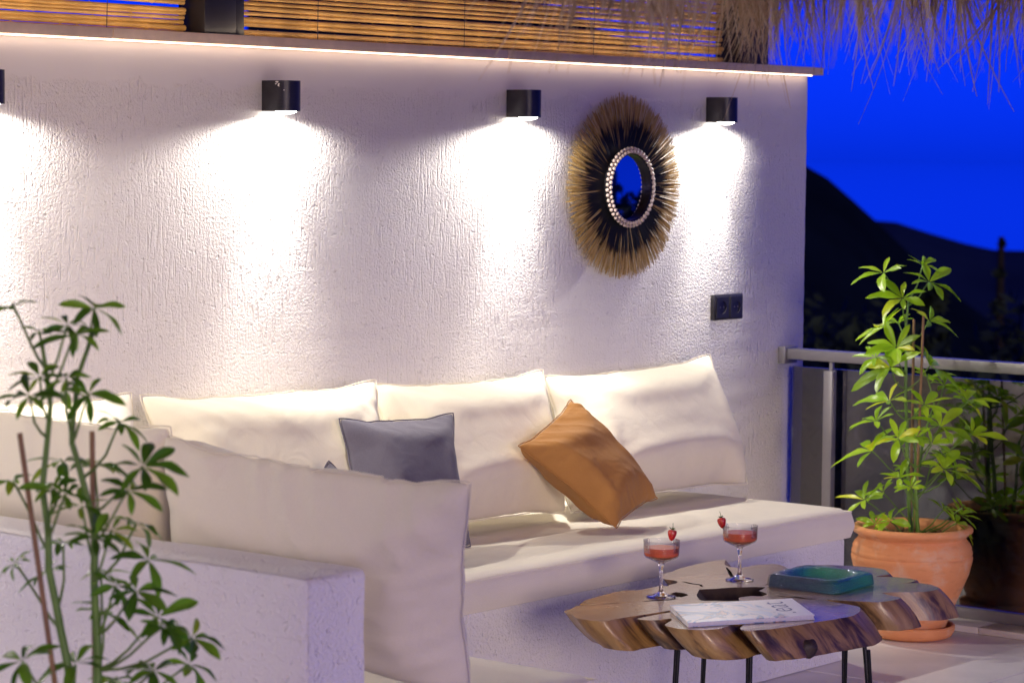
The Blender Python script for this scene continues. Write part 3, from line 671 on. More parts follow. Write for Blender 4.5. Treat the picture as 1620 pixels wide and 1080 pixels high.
for f in res[2]:
    c_ = sum((res[0][i] for i in f), Vector((0, 0)))/len(f)
    if inpoly(c_, loops[0]) and not any(inpoly(c_, q) for q in loops[1:]): keep.append(f)
res[2] = keep
tv = [(p.x, p.y, TT) for p in res[0]]
mesh('slab_top', tv, [f for f in res[2]], M['slabtop'], te)
H_ = .070; SH = V(.037, -.045, 0); sv = []; sf = []; tone = []
for li, lp in enumerate(loops):
    if li == 1: side_faces = len(sf)
    n = len(lp); s = len(sv); acc = 0; K = 6
    for i, p in enumerate(lp):
        acc += (lp[i]-lp[i-1]).length if i else 0
        for k in range(K+1):
            q = k/K; off = SH*q; nzv = noise.noise(V(p.x*22, p.y*22, q*1.5+li))*.004*min(1, q*4)
            cen = Vector((1.38, -1.26)); d = (p-cen).normalized(); bul = (.006*math.sin(math.pi*q*.9)-.010*q*q) if li == 0 else 0
            sv.append((p.x+off.x+d.x*(nzv+bul), p.y+off.y+d.y*(nzv+bul), TT-H_*q-(0 if k else -.0)))
            tone.append(acc*3.2+li*3)
    for i in range(n):
        j = (i+1) % n
        for k in range(K): sf.append((s+i*(K+1)+k, s+i*(K+1)+k+1, s+j*(K+1)+k+1, s+j*(K+1)+k))
o = mesh('slab_side', sv, sf[:side_faces], M['slabside'], te, smooth=True, sharp=70); set_attr(o, tone)
mesh('hollow', sv, sf[side_faces:], simple('dark_hollow', (.055, .033, .022), .85, .5, 40, .6, 120), te, smooth=True, sharp=70)  # hole and crack walls in a darker brown than the outer side
mesh('slab_underside', [(p.x+SH.x-(p.x-1.38)*.02, p.y+SH.y-(p.y+1.26)*.02, TT-H_+.001) for p in res[0]], [f[::-1] for f in res[2]], M['slabside'], te)
b = MB(); b.ball((1.114, -1.602, .369), (.027, .027, .022), 18, 12)
b.v = [tuple(Vector(p)+V(1, 1, 1)*.008*noise.noise(Vector(p)*38)) for p in b.v]; b.build('knot', simple('knot_wood', (.045, .028, .022), .6, .4, 60, .5, 90), te, smooth=True, sharp=80)
for (x, y, ox, oy) in ((.985, -1.335, -.03, .0), (1.075, -1.475, -.035, -.02), (1.285, -1.66, .02, -.02), (1.80, -1.28, .03, .02), (1.55, -1.02, .02, .03)):
    b = MB(); dz = TT-H_+.003
    top1 = V(x-.028, y-.02, dz); top2 = V(x+.028, y+.025, dz); bot = V(x+ox, y+oy, .007)
    b.tube([top1, top1.lerp(bot, .5), bot+V(-.006, -.004, .006), bot, bot+V(.006, .004, .006), top2.lerp(bot, .5), top2], .0052, 10)
    b.build('hairpin_leg', M['blackmetal'], te, smooth=True, sharp=60)

# ------------------------------------------------------------------ cocktail glasses with strawberries
def glass(x, y, label):
    e = empty('cocktail_glass', (x, y, TT), label, 'glass', 'cocktail glasses on the slab table')
    c_ = (x, y, TT+.0006)
    prof = [(.0, .0), (.034, .0), (.0362, .0012), (.0355, .0026), (.020, .0058), (.0085, .0105), (.0052, .018), (.0043, .034), (.0042, .060), (.0050, .072), (.0078, .0775), (.0068, .081), (.0105, .0845), (.026, .0910), (.0395, .0975), (.0430, .1020), (.0436, .1060), (.0438, .112), (.0440, .118), (.0442, .124), (.0443, .130), (.0446, .1375), (.0448, .1390),
            (.0438, .1392), (.0430, .1375), (.0427, .130), (.0425, .118), (.0420, .106), (.0405, .1020), (.0375, .0990), (.025, .0930), (.010, .0880), (.0, .0872)]
    N = 120
    def fn(r_, z, th, i):
        if 14 < i < 23:
            if z > .1215 and z < .1375: return r_-.0011*(.5+.5*math.cos(40*th))
            if .1 < z < .1215: return r_-.0011*(.5+.5*math.cos(20*th+z*1500))*(.5+.5*math.cos(20*th-z*1500))
        return r_
    # finer rows in the cut band
    fine = []
    for a, b_ in zip(prof[:-1], prof[1:]):
        k = 4 if (.1 < a[1] < .138 and a[0] > .0432) else 1
        for q in range(k): fine.append((a[0]+(b_[0]-a[0])*q/k, a[1]+(b_[1]-a[1])*q/k))
    fine.append(prof[-1])
    def fn2(r_, z, th, i):
        if r_ > .0431 and z > .1025: return fn(r_, z, th, 20)
        return r_
    ks = next(i for i, p in enumerate(fine) if p[1] >= .081)
    b = MB(); b.lathe(fine[:ks+1]+[(.0, .0815)], c_, 40); b.build('stem_and_foot', M['crystal'], e, smooth=True, sharp=70)
    b = MB(); b.lathe(fine[ks:], c_, N, fn2); b.build('bowl', M['cut'], e, smooth=True, sharp=70)
    d = MB(); d.lathe([(.0, .0876), (.0102, .0884), (.0252, .0934), (.0377, .0994), (.0407, .1022), (.0421, .106), (.0424, .1215), (.0, .1215)], c_, 64); d.build('drink', M['drink'], e, smooth=True, sharp=30)
    return e
glass(1.199, -1.128, 'cocktail glass of pink drink by the crack, left one of the pair')
glass(1.541, -1.124, 'cocktail glass of pink drink near the blue glass dish, right one of the pair')
t = NT('strawberry'); v = t.co('Object'); vo = t.n('ShaderNodeTexVoronoi'); vo.inputs['Scale'].default_value = 230; t.l(v, vo.inputs[0])
t.color(t.mix(t.ramp(vo.outputs[0], [(.1, .75), (.3, 0)]), (.50, .012, .014), (.62, .38, .10))); t.set(Roughness=.3); t.bump(vo.outputs[0], .5, .002); M['berry'] = t.m
M['calyx'] = simple('calyx', (.10, .17, .03), .6, .3, 50)
def strawberry(p, label, tilt):
    p = Vector(p); e = empty('strawberry', p, label, 'strawberry', 'strawberries on the glass rims')
    q = Quaternion((r2.x, r2.y, 0), R(-8)) @ Quaternion((cd.x, cd.y, 0), R(tilt))
    b = MB(); b.lathe([(.0006, -.0165), (.0045, -.0145), (.0078, -.009), (.0102, -.002), (.0112, .004), (.0100, .0085), (.006, .0105), (.0005, .0105)], (0, 0, 0), 24)
    b.v = [tuple(p+q @ Vector(v_)) for v_ in b.v]; b.build('fruit', M['berry'], e, smooth=True)
    b = MB()
    for k in range(8):
        th = 2*math.pi*k/8+random.uniform(-.2, .2); L = random.uniform(.009, .013); d = V(math.cos(th), math.sin(th), 0); s_ = V(-d.y, d.x, 0); up = random.uniform(.2, .8)
        P_ = [d*.001-s_*.001+V(0, 0, .0105), d*.001+s_*.001+V(0, 0, .0105), d*L*.6+s_*.0022+V(0, 0, .0118+up*.003), d*L*.6-s_*.0022+V(0, 0, .0118+up*.003), d*L+V(0, 0, .0115+up*.008)]
        b.add([p+q @ v_ for v_ in P_], [(0, 1, 2, 3), (3, 2, 4)])
    b.tube([p+q @ V(0, 0, .010), p+q @ V(.0006, 0, .018), p+q @ V(.0, .001, .027)], [.0009, .0007, .0006], 6)
    b.build('calyx', M['calyx'], e)
rh = V(r2.x, r2.y, 0).normalized(); fh = V(cd.x, cd.y, 0).normalized()
strawberry(V(1.199, -1.128, TT+.150)+rh*.027+fh*.030, 'red strawberry on the rim of the left cocktail glass', 6)
strawberry(V(1.541, -1.124, TT+.147)-rh*.0465+fh*.004, 'red strawberry on the rim of the right cocktail glass', -10)

# ------------------------------------------------------------------ magazine
ml, mfl, mfr, mbr = [Vector((*p, TT+.001)) for p in ((1.057, -1.257), (.905, -1.418), (1.187, -1.577), (1.330, -1.420))]
ge = empty('magazine', (1.12, -1.42, TT), 'white magazine with a watercolour cover lying on the slab table', 'magazine')
def slabq(z0, z1, ins, mat, name):
    c_ = (ml+mfl+mfr+mbr)/4; q = [p.lerp(c_, ins) for p in (ml, mfl, mfr, mbr)]; b = MB()
    N = 6
    vv = [(*q[k].xy, TT+z0) for k in range(4)]+[(*q[k].xy, TT+z1+(.0025 if k in (0, 3) and z1 > .01 else 0)) for k in range(4)]
    b.add(vv, [(3,2,1,0),(4,5,6,7),(0,1,5,4),(1,2,6,5),(2,3,7,6),(3,0,4,7)]); return b.build(name, mat, ge)
M['paper'] = simple('page_edges', (.72, .70, .74), .8, .1, 200)
t = NT('magazine_cover'); tc = t.co('Object'); c = t.ramp(t.noise(tc, 9, 4, .6, 1.2), [(.30, (.82, .78, .82)), (.42, (.55, .62, .80)), (.50, (.80, .74, .78)), (.56, (.22, .36, .60)), (.60, (.40, .36, .42)), (.66, (.78, .60, .62)), (.76, (.80, .78, .82))])
sx = t.n('ShaderNodeSeparateXYZ'); t.l(tc, sx.inputs[0]); side = t.ramp(t.math('ADD', t.math('MULTIPLY', sx.outputs[0], .87), t.math('MULTIPLY', sx.outputs[1], -.49)), [(.06, 0), (.075, 1)])
c = t.mix(side, c, (.80, .77, .82)); t.color(c); t.set(Roughness=.3); M['cover'] = t.m
slabq(.0008, .0028, 0, M['cover'], 'back_cover'); slabq(.0031, .0098, .012, M['paper'], 'pages'); slabq(.0101, .0118, 0, M['cover'], 'front_cover')
fc = bpy.data.curves.new('lettering', 'FONT'); fc.body = '.eat'; fc.size = .095; fc.offset = -.0012; fc.align_x = 'CENTER'; fc.space_character = 1.05
fo = bpy.data.objects.new('lettering_tmp', fc); COL.objects.link(fo); dg = bpy.context.evaluated_depsgraph_get(); dg.update()
fm = bpy.data.meshes.new_from_object(fo.evaluated_get(dg)); bpy.data.objects.remove(fo)
ux = (mbr-mfr).normalized(); uy = (ml-mbr).normalized(); ctr = mbr.lerp(mfr, .50)+uy*.035
tvv = [ctr+ux*v_.co.x+uy*v_.co.y+V(0, 0, .0145-.0004) for v_ in fm.vertices]
def zcov(p): 
    s = (p-mbr).dot(-ux)/(mfr-mbr).length; return TT+.0118+.0025*(1-s)+.0005
tvv = [(p.x, p.y, zcov(p)) for p in tvv]
mesh('lettering', tvv, [p.vertices[:] for p in fm.polygons], simple('ink', (.05, .045, .22), .5), ge)

# ------------------------------------------------------------------ cast glass dish
ae = empty('glass_dish', (1.605, -1.325, TT), 'square blue and green cast glass dish on the slab table', 'dish')
vv = []; ff = []; N = 48
def sqr(hw, th, p): 
    c_, s_ = math.cos(th), math.sin(th); k = (abs(c_)**p+abs(s_)**p)**(-1/p); return hw*k*c_, hw*k*s_
rings = [(.099, 22, .0), (.102, 22, .003), (.101, 20, .018), (.099, 18, .0285), (.095, 14, .0325), (.090, 8, .0330), (.080, 4, .0318), (.074, 3, .026), (.068, 2.6, .014), (.052, 2.3, .0095), (.03, 2, .009), (.001, 2, .009)]
ca, sa = math.cos(R(3)), math.sin(R(3))
for hw, p, z in rings:
    for k in range(N):
        x, y = sqr(hw, 2*math.pi*(k+.5)/N, p); jj = noise.noise(V(x*40, y*40, z*40))*.0015
        vv.append((1.605+x*ca-y*sa, -1.325+x*sa+y*ca, TT+.0006+z+(jj if z > .004 else 0)))
for i in range(len(rings)-1):
    for k in range(N): ff.append((i*N+k, i*N+(k+1) % N, (i+1)*N+(k+1) % N, (i+1)*N+k))
ff.append(tuple(range(N))[::-1]); ff.append(tuple((len(rings)-1)*N+k for k in range(N)))
mesh('body', vv, ff, M['ashtray'], ae, smooth=True, sharp=28)

# ------------------------------------------------------------------ potted umbrella plants
def leaflet_mesh(name, L, w, droop, fold, mat, wave):
    vv = []; ff = []; K = 8
    for i in range(K+1):
        s = i/K; x = L*s; ww = w*(math.sin(math.pi*min(1, s*.92+.04)**1.25))**.8*(1 if s < .97 else .25); z = -droop*L*s*s+.12*L*s
        for j in (-1, -.5, 0, .5, 1):
            vv.append((x, j*ww, z+fold*abs(j)*ww+wave*math.sin(s*9+j*2)*abs(j)*ww))
    for i in range(K):
        for j in range(4): ff.append((i*5+j, i*5+j+1, (i+1)*5+j+1, (i+1)*5+j))
    me = bpy.data.meshes.new(name); me.from_pydata(vv, [], ff); me.update(); me.materials.append(mat)
    me.polygons.foreach_set('use_smooth', [True]*len(me.polygons)); return me
def plant(base, potscale, hubs, stems, stakes, mat, label, seed, L, pot_rim=None):
    rnd = random.Random(seed)
    e = empty('potted_umbrella_plant', base, label, 'plant')
    B = Vector(base); k = potscale
    prof = [(.0, .022), (.098, .022), (.106, .026), (.118, .060), (.150, .135), (.177, .200), (.1865, .240), (.1885, .252), (.1845, .258), (.1875, .264), (.1865, .271), (.1835, .277), (.1845, .283), (.178, .296), (.169, .306), (.1655, .313), (.170, .320), (.181, .326), (.187, .333), (.187, .341), (.181, .347), (.168, .348), (.158, .342), (.153, .325), (.155, .300), (.0, .295)]
    b = MB(); b.lathe([(a*k, z*k) for a, z in prof], B, 64); b.build('pot', M['terra'], e, smooth=True, sharp=50)
    b = MB(); b.lathe([(a*k, z*k) for a, z in [(.0, .001), (.112, .001), (.128, .008), (.136, .022), (.138, .038), (.133, .042), (.127, .040), (.124, .026), (.112, .018), (.0, .018)]], B, 64); b.build('saucer', M['terra'], e, smooth=True, sharp=50)
    vv = []; ff = []; n = 36; rr = [0, .04, .08, .11, .135, .152]
    for i, r_ in enumerate(rr):
        for j in range(n):
            th = 2*math.pi*j/n; x = r_*k*math.cos(th); y = r_*k*math.sin(th); vv.append((B.x+x, B.y+y, B.z+.312*k+.010*noise.noise(V(x*30, y*30, seed))+.006*noise.noise(V(x*80, y*80, seed))))
    for i in range(len(rr)-1):
        for j in range(n): ff.append((i*n+j, i*n+(j+1) % n, (i+1)*n+(j+1) % n, (i+1)*n+j))
    mesh('soil', vv, ff, M['soil'], e)
    b = MB()
    for q in range(26):
        a = rnd.uniform(0, 6.28); r_ = rnd.uniform(.02, .135)*k; b.ball((B.x+r_*math.cos(a), B.y+r_*math.sin(a), B.z+.318*k), (rnd.uniform(.004, .011),)*3, 6, 5)
    o = b.build('pebbles', M['stake'], e, smooth=True); tag(o, kind='stuff')
    SP = []
    for st in stems:
        pts = [Vector(p) for p in st]; fine = []
        for a, b_ in zip(pts[:-1], pts[1:]):
            for q in range(5): fine.append(a.lerp(b_, q/5))
        fine.append(pts[-1]); n = len(fine)
        fine = [p+V(noise.noise(p*14), noise.noise(p*14+V(3, 0, 0)), 0)*.004 for p in fine]
        b = MB(); b.tube(fine, [.0075*(1-.6*i/n) for i in range(n)], 8); b.build('stem', M['stem'], e, smooth=True, sharp=60); SP += fine
    for a, b_ in stakes:
        b = MB(); b.tube([a, Vector(a).lerp(Vector(b_), .5)+V(.002, 0, 0), b_], .0042, 8); b.build('stake', M['stake'], e, smooth=True, sharp=50)
    meshes = [leaflet_mesh('leaflet', 1, .118+.02*i, ((.30, .45, .22, .6) if L < .08 else (.16, .28, .10, .36))[i], (.35, .25, .45, .3)[i], mat, (.1, .16, .12, .2)[i]) for i in range(4)]
    for (x, y, z, s, d) in hubs:
        h = Vector((x, y, z)); cand = [p for p in SP if p.z < z-.03*s] or SP
        bp = min(cand, key=lambda p: (p-h).length+abs((h.z-p.z)-.09)*1.3)
        out = (h-bp); out.z = 0
        side = rh*d*.6+V(rnd.uniform(-.35, .35), rnd.uniform(-.35, .35), 0)
        ax = (V(0, 0, 1.0)+(out.normalized() if out.length > .01 else V(0, 0, 0))*.35+side*.55-fh*.25).normalized()
        midp = bp.lerp(h, .55)+V(0, 0, -.012)+(h-bp).cross(V(0, 0, 1))*.05
        b = MB(); b.tube([bp, bp.lerp(midp, .5)+V(0, 0, -.004), midp, midp.lerp(h, .6)+V(0, 0, .002), h], [.0030, .0024, .0021, .0019, .0024], 6)
        lf = b.build('leaf', M['stem'], e, h, smooth=True, sharp=60)
        n = rnd.choice((6, 7, 7, 8)); a0 = rnd.uniform(0, 6.28); e1 = ax.orthogonal().normalized(); e2 = ax.cross(e1)
        for q in range(n):
            th = a0+2*math.pi*(q+rnd.uniform(-.18, .18))/n; dr = (e1*math.cos(th)+e2*math.sin(th))
            el = rnd.uniform(-.05, .5) if L > .08 else rnd.uniform(-.25, .4); xd = (dr*math.cos(el)+ax*math.sin(el)).normalized(); yd = ax.cross(xd).normalized(); zd = xd.cross(yd)
            toward = .78+.3*max(0, xd.dot(side.normalized() if side.length > .05 else rh))
            sc = L*s*toward*rnd.uniform(.85, 1.1)
            o = bpy.data.objects.new('leaflet', rnd.choice(meshes)); COL.objects.link(o); o.parent = lf
            mt = Matrix((xd, yd, zd)).transposed().to_4x4() @ Matrix.Rotation(rnd.uniform(-.35, .35), 4, 'X') @ Matrix.Diagonal((sc, sc, sc, 1)); mt.translation = xd*.004
            o.matrix_basis = mt
    return e
RH = [[3.153,-0.55,1.128,1,-1],[3.215,-0.677,1.103,1,1],[3.284,-0.613,1.15,0.75,0],[3.143,-0.626,1.052,1,-0.5],[3.144,-0.559,0.959,1.05,-1],[3.278,-0.531,0.967,0.7,0],[3.28,-0.644,0.976,0.9,1],[3.08,-0.645,0.903,1,-0.6],[3.048,-0.645,0.844,1.25,-1],[3.23,-0.677,0.84,1.1,1],[3.327,-0.612,0.794,0.9,0.5],[3.17,-0.569,0.727,1.05,-1],[3.089,-0.572,0.67,0.95,-1],[3.035,-0.685,0.627,0.9,-0.4],[3.12,-0.541,0.572,1.25,-1],[3.108,-0.731,0.731,0.9,0.2],[3.341,-0.746,0.728,0.9,1],[3.198,-0.738,0.656,1.1,0.5],[3.328,-0.774,0.625,1.0,1],[3.354,-0.673,0.543,0.8,0.4],[3.221,-0.782,0.522,1.1,1],[3.119,-0.798,0.536,0.95,0.4],[3.066,-0.674,0.503,0.7,-0.4],[3.054,-0.557,0.426,0.95,-1],[3.22,-0.522,0.431,0.7,-1],[3.041,-0.66,0.370,0.95,-0.6],[3.287,-0.704,0.385,0.7,0.4],[3.205,-0.797,0.360,0.85,1],[3.338,-0.736,0.367,0.7,1],[3.256,-0.589,0.506,0.6,0],[3.117,-0.755,0.609,0.8,0.3],[3.292,-0.574,0.607,0.9,-0.2],[3.317,-0.581,0.676,0.8,0.2]]
ry = random.Random(8); RH += [[a[0]+ry.uniform(-.05, .05), a[1]+ry.uniform(-.06, .06), a[2]+ry.uniform(-.04, .03), a[3]*.7, a[4]] for a in RH[7:31:3]]
plant((3.151, -.673, 0), 1.0, RH, [[(3.167,-.658,.31),(3.169,-.644,.483),(3.177,-.627,.719),(3.189,-.614,.955),(3.197,-.615,1.045)], [(3.199,-.65,.31),(3.212,-.648,.479),(3.234,-.659,.618),(3.259,-.679,.717)], [(3.14,-.70,.31),(3.125,-.705,.42),(3.11,-.70,.56)]],
      [((3.232,-.616,.983),(3.191,-.641,.305)), ((3.199,-.669,.997),(3.148,-.683,.305))], M['leafR'], 'bright green umbrella plant in a terracotta pot by the glass railing', 21, .100)
LH = [[-1.289,-1.698,1.221,0.8,-0.6],[-1.244,-1.832,1.224,1.0,0.4],[-1.299,-1.849,1.186,1,0.1],[-1.266,-1.73,1.185,0.6,0],[-1.379,-1.84,1.1,1.05,-0.8],[-1.228,-1.741,1.088,0.9,0.2],[-1.283,-1.862,1.098,0.95,0.5],[-1.159,-1.795,1.069,0.9,1],[-1.29,-1.989,1.027,1.15,0.8],[-1.219,-1.73,1.007,1.1,0],[-1.329,-1.835,0.985,0.8,-0.3],[-1.188,-1.768,1.002,0.9,0.5],[-1.27,-1.832,0.952,0.9,0.2],[-1.313,-1.909,0.916,1,0.3],[-1.243,-1.72,0.835,0.8,-1],[-1.225,-1.737,0.879,0.7,0.2],[-1.21,-1.914,0.871,1.1,1],[-1.19,-1.785,0.835,0.7,0.3],[-1.258,-1.939,0.832,0.95,0.5],[-1.216,-1.822,0.779,1.1,0.4],[-1.239,-1.967,0.794,1.2,1],[-1.404,-1.851,0.736,1.15,-0.6],[-1.254,-1.973,0.715,1.0,0.2],[-1.144,-1.935,0.704,1,0.8],[-1.288,-1.837,0.712,1.1,0.1],[-1.185,-1.809,0.668,1,0.4],[-1.152,-1.823,0.91,0.9,0.7],[-1.257,-1.655,0.974,0.7,-0.6]]
rx = random.Random(5)
for a in LH[:7]: a[2] += .028
LH += [[a[0]+rx.uniform(-.05, .05), a[1]+rx.uniform(-.06, .06), a[2]+rx.uniform(-.05, .03), a[3]*.75, a[4]] for a in LH[2:22:2]]
plant((-1.27, -1.84, 0), 1.15, LH, [[(-1.285,-1.85,.34),(-1.296,-1.829,.702),(-1.306,-1.798,.856),(-1.306,-1.784,.98),(-1.293,-1.787,1.105),(-1.295,-1.773,1.196)], [(-1.262,-1.851,.34),(-1.254,-1.849,.699),(-1.25,-1.838,.834),(-1.246,-1.834,.911),(-1.261,-1.8,1.045),(-1.253,-1.799,1.142),(-1.231,-1.817,1.219)]],
      [((-1.344,-1.776,1.065),(-1.30,-1.87,.34)), ((-1.221,-1.8,1.06),(-1.248,-1.835,.34))], M['leafL'], 'dark green umbrella plant in the left foreground, in front of the low wall', 22, .059)

# ------------------------------------------------------------------ glass railing and kerb
ke = empty('stone_kerb', (3.38, -2, 0), 'pale stone kerb strip along the foot of the glass railing', 'kerb')
yy = [-.0, -.82, -1.62, -2.4, -3.2, -4.0]
for a, b_ in zip(yy[:-1], yy[1:]):
    b = MB(); b.box((3.315, a-.001, .0005), (3.46, b_+.001, .022), .003); b.build('kerb_slab', M['stone'], ke, smooth=True, sharp=30)
ge2 = empty('glass_railing', (3.43, -2, 0), 'glass balustrade with a flat grey handrail at the terrace edge', 'railing')
b = MB(); b.box((3.405, -4, .815), (3.462, -.03, .850), .003); b.build('handrail', M['alu'], ge2, smooth=True, sharp=30)
b = MB(); b.box((3.395, -.029, .800), (3.470, -.0015, .856), .002); b.build('wall_bracket', M['alu'], ge2, smooth=True, sharp=30)
b = MB()
for x, z in ((3.415, .815), (3.45, .84)): b.ball((x, -.030, z), (.006, .003, .006), 10, 6)
b.build('bracket_screws', M['alu'], ge2, smooth=True)
for y in (-.20, -1.45, -2.7, -3.95):
    b = MB(); b.box((3.392, y-.017, .023), (3.420, y+.017, .786), .002); p_ = b.build('post', M['alu'], ge2, smooth=True, sharp=30)
    b = MB(); b.box((3.410, y-.006, .7865), (3.422, y+.006, .8145)); b.build('post_pin', M['alu'], p_)
b = MB(); b.box((3.425, -4, .0225), (3.462, -.02, .058), .002); b.build('floor_channel', M['alu'], ge2, smooth=True, sharp=30)
for ya, yb in ((-.03, -1.44), (-1.455, -2.70), (-2.715, -3.95)):
    b = MB(); b.box((3.440, yb, .0585), (3.446, ya, .79)); b.build('glass_pane', M['pane'], ge2)

# ------------------------------------------------------------------ thatched parasol overhead
PC = V(.20, -3.27, 0); PR = 1.32
pe = empty('thatched_parasol', PC, 'thatched straw parasol whose ragged fringe hangs into the top right', 'parasol')
b = MB(); b.lathe([(PR-.02, 1.92), (PR, 1.95), (PR-.1, 2.02), (.6, 2.25), (.05, 2.55), (.0, 2.57)], PC, 48); b.lathe([(.0, 2.35), (.6, 2.12), (PR-.12, 1.92), (PR-.02, 1.92)], PC, 48)
b.build('canopy', M['thatch'], pe, smooth=True, sharp=60)
b = MB(); b.tube([PC+V(0, 0, .06), PC+V(0, 0, 2.35)], .035, 14); b.build('pole', M['stake'], pe, smooth=True, sharp=60)
b = MB(); b.lathe([(.0, .075), (.22, .07), (.25, .05), (.25, .0), (.0, .0)], PC, 32); b.build('foot', M['stone'], pe, smooth=True, sharp=40)
vv = []; ff = []; tone = []
view_th = math.atan2(-rh.y*-1, -rh.x)
for bundle in range(760):
    th0 = random.uniform(0, 2*math.pi)
    cl = noise.noise(V(math.cos(th0)*7, math.sin(th0)*7, 1))+.6*noise.noise(V(math.cos(th0)*23, math.sin(th0)*23, 5))
    if random.random() > .66+.8*cl: continue
    lean = V(math.cos(th0)*random.uniform(-.1, .35)+random.gauss(0, .12), math.sin(th0)*random.uniform(-.1, .35)+random.gauss(0, .12), -1)
    rr0 = PR-random.uniform(-.04, .14); L0 = .23+.05*cl+random.gauss(0, .03); tn0 = random.gauss(.5, .17); cv0 = V(random.gauss(0, 1), random.gauss(0, 1), -.2)*.03
    for k in range(random.randint(8, 24)):
        th = th0+random.gauss(0, .011); rr = rr0+random.gauss(0, .012)
        L = max(.03, L0*random.uniform(.55, 1.12)+(random.uniform(.03, .11) if random.random() < .04 else 0))
        p = V(PC.x+rr*math.cos(th), PC.y+rr*math.sin(th), 1.945+random.uniform(-.03, .02))
        d = (lean+V(random.gauss(0, .07), random.gauss(0, .07), 0)).normalized()
        side = d.cross(V(random.gauss(0, 1), random.gauss(0, 1), 0)).normalized(); cv = cv0+V(random.gauss(0, 1), random.gauss(0, 1), 0)*.018
        w_ = random.uniform(.0009, .0027); K = 6; kink = random.uniform(.3, .8); kv = V(random.gauss(0, 1), random.gauss(0, 1), 0)*(.05 if random.random() < .25 else .01)
        base = len(vv); tn = min(1, max(0, tn0+random.gauss(0, .16)))
        for q in range(K+1):
            s = q/K; c_ = p+d*L*s+cv*s*s*(L/.22)+kv*max(0, s-kink); ww = w_*(1-.75*s*s); vv += [c_-side*ww, c_+side*ww]; tone += [tn, tn]
        for q in range(K): ff.append((base+2*q, base+2*q+1, base+2*q+3, base+2*q+2))
o = mesh('straw_fringe', vv, ff, M['straw'], pe); set_attr(o, tone); tag(o, kind='stuff')

# ------------------------------------------------------------------ dark trees below the terrace, a tall pole
def leafcloud(n, blobs, size, seed):
    r_ = random.Random(seed); vv = []; ff = []
    for k in range(n):
        c_, rad = r_.choice(blobs); c_ = Vector(c_)
        d = V(r_.gauss(0, 1), r_.gauss(0, 1), r_.gauss(0, .8)).normalized()*rad*r_.uniform(.45, 1.05); p = c_+d
        a = V(r_.gauss(0, 1), r_.gauss(0, 1), r_.gauss(0, 1)).normalized(); b_ = a.orthogonal().normalized(); s = size*r_.uniform(.6, 1.3); base = len(vv)
        vv += [p-a*s, p+b_*s*.45, p+a*s, p-b_*s*.45]; ff.append((base, base+1, base+2, base+3))
    return vv, ff
M['darkleaf'] = simple('dark_foliage', (.025, .035, .016), .8, .4, 3, spec=.1); M['bark'] = simple('bark', (.02, .016, .013), .9, .3, 10, spec=0)
def gz(x, y):
    d2 = math.hypot(max(x-4.2, 0), max(abs(y)-8, 0)*.6); return -.45-min(5.5, d2*.55)-max(0, d2-10)*.24
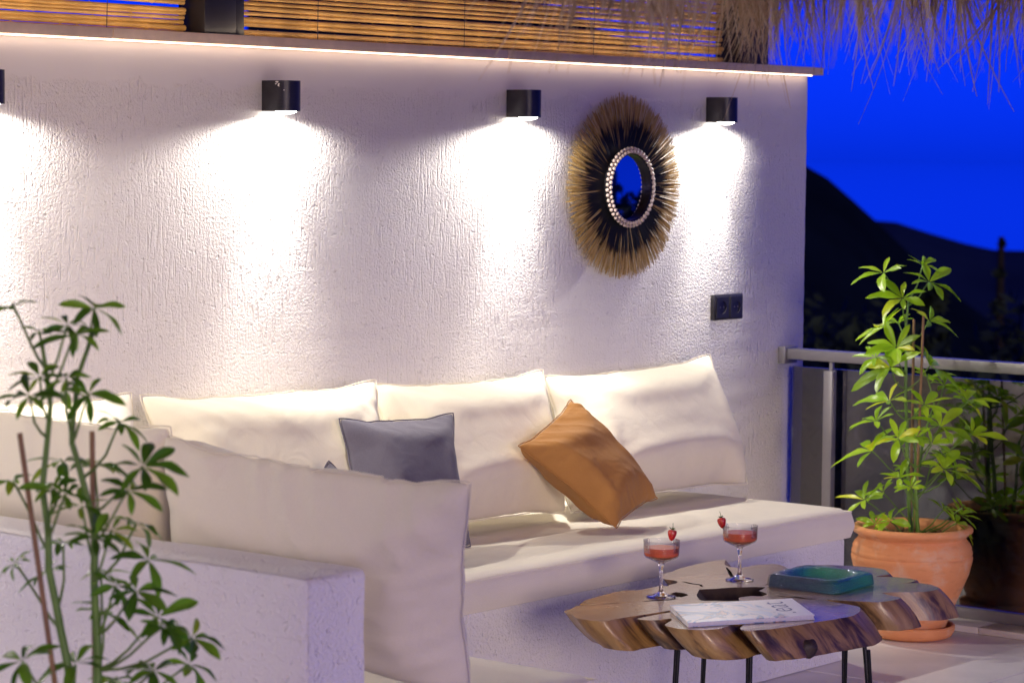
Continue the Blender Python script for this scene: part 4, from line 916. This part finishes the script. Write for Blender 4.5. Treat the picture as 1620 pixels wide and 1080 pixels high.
def tree(x, y, ztop, rad, label, seed, tall=False, leaf=.16, num=3000):
    z0 = gz(x, y)-.3; e = empty('tree', (x, y, z0), label, 'tree', 'dark trees beyond the railing'); r_ = random.Random(seed); H = ztop-z0
    b = MB(); b.tube([(x, y, z0), (x+.05, y, z0+H*.3), (x-.04, y+.03, z0+H*.6), (x, y, z0+H*.9)], [.16, .12, .08, .02], 8)
    tips = []
    for k in range(6):
        a = r_.uniform(0, 6.28); q = r_.uniform(.35, .7); s = V(x, y, z0+H*q); t_ = s+V(math.cos(a)*rad*.7, math.sin(a)*rad*.7, H*.16); b.tube([s, s.lerp(t_, .5)+V(0, 0, .1), t_], [.06, .04, .015], 6); tips.append(t_)
    b.build('trunk', M['bark'], e, smooth=True)
    bl = [((t_.x, t_.y, min(t_.z, ztop-rad*.3)), rad*.45) for t_ in tips]+[((x+r_.uniform(-.4, .4)*rad, y+r_.uniform(-.4, .4)*rad, z0+H*r_.uniform(.5, .95)-rad*.2), rad*r_.uniform(.3, .55)) for k in range(9)]
    if tall: bl = [((x+r_.uniform(-.1, .1), y, z0+H*q), rad*(1.1-q)*.9) for q in np.linspace(.25, .97, 12)]
    vv, ff = leafcloud(num, bl, leaf, seed); mesh('crown', vv, ff, M['darkleaf'], e)
TR = [(29.96,16.82,-.75,2.6),(26.8,14.39,-.45,2.4),(25.34,13.0,-.55,2.0),(29.03,14.82,-.55,2.3),(31.04,15.53,-.4,1.6),(24.2,11.23,-.6,1.8),(22.6,10.02,-.75,1.5),(26.5,11.62,-.05,1.6),(25.85,10.83,.0,1.8),(21.02,8.8,-.55,1.4),(18.68,8.5,-.35,1.7),(17.47,8.4,-.30,1.7),(20.2,9.6,-.5,1.7)]
TL = ['dark round tree just right of the wall end, below the hill', 'dark broad tree behind the top of the bright plant', 'dark bushy tree left of the bright plant stem, beyond the railing', 'dark tree behind the stakes of the bright plant', 'narrow dark treetop standing against the far headland', 'dark tree low to the right of the bright plant', 'low dark tree left of the tall bare trunk', 'dark tree right of the tall bare trunk, nearly at the picture edge', 'dark tree at the right picture edge above the railing', 'low dark tree right of the tall trunk, just over the railing', 'near dark bush just above the railing behind the plant', 'near dark bush just above the railing by the wall', 'near dark tree above the railing between plant and tall trunk']
for k, ((x, y, z, r_), lb) in enumerate(zip(TR, TL)): tree(x, y, z, r_, lb, 50+k, k == 4)
tree(13.5, -8.40, 2.15, 1.2, 'dark tree off to the right, seen only in the straw mirror', 90, False, .06, 9000); 
x, y = 36.15, 17.18; z0 = gz(x, y)-.3; e = empty('bare_trunk', (x, y, z0), 'tall thin dark bare trunk rising above the dark trees at the far right', 'tree')
b = MB(); b.tube([(x, y, z0), (x+.1, y, z0+3), (x+.02, y, -2), (x+.05, y+.02, .12)], [.17, .14, .10, .05], 8); b.build('trunk', M['bark'], e, smooth=True)
vv, ff = leafcloud(260, [((x, y, -.5), .10), ((x-.05, y, -1.1), .16), ((x+.05, y, .0), .06)], .07, 77); mesh('crown', vv, ff, M['darkleaf'], e)
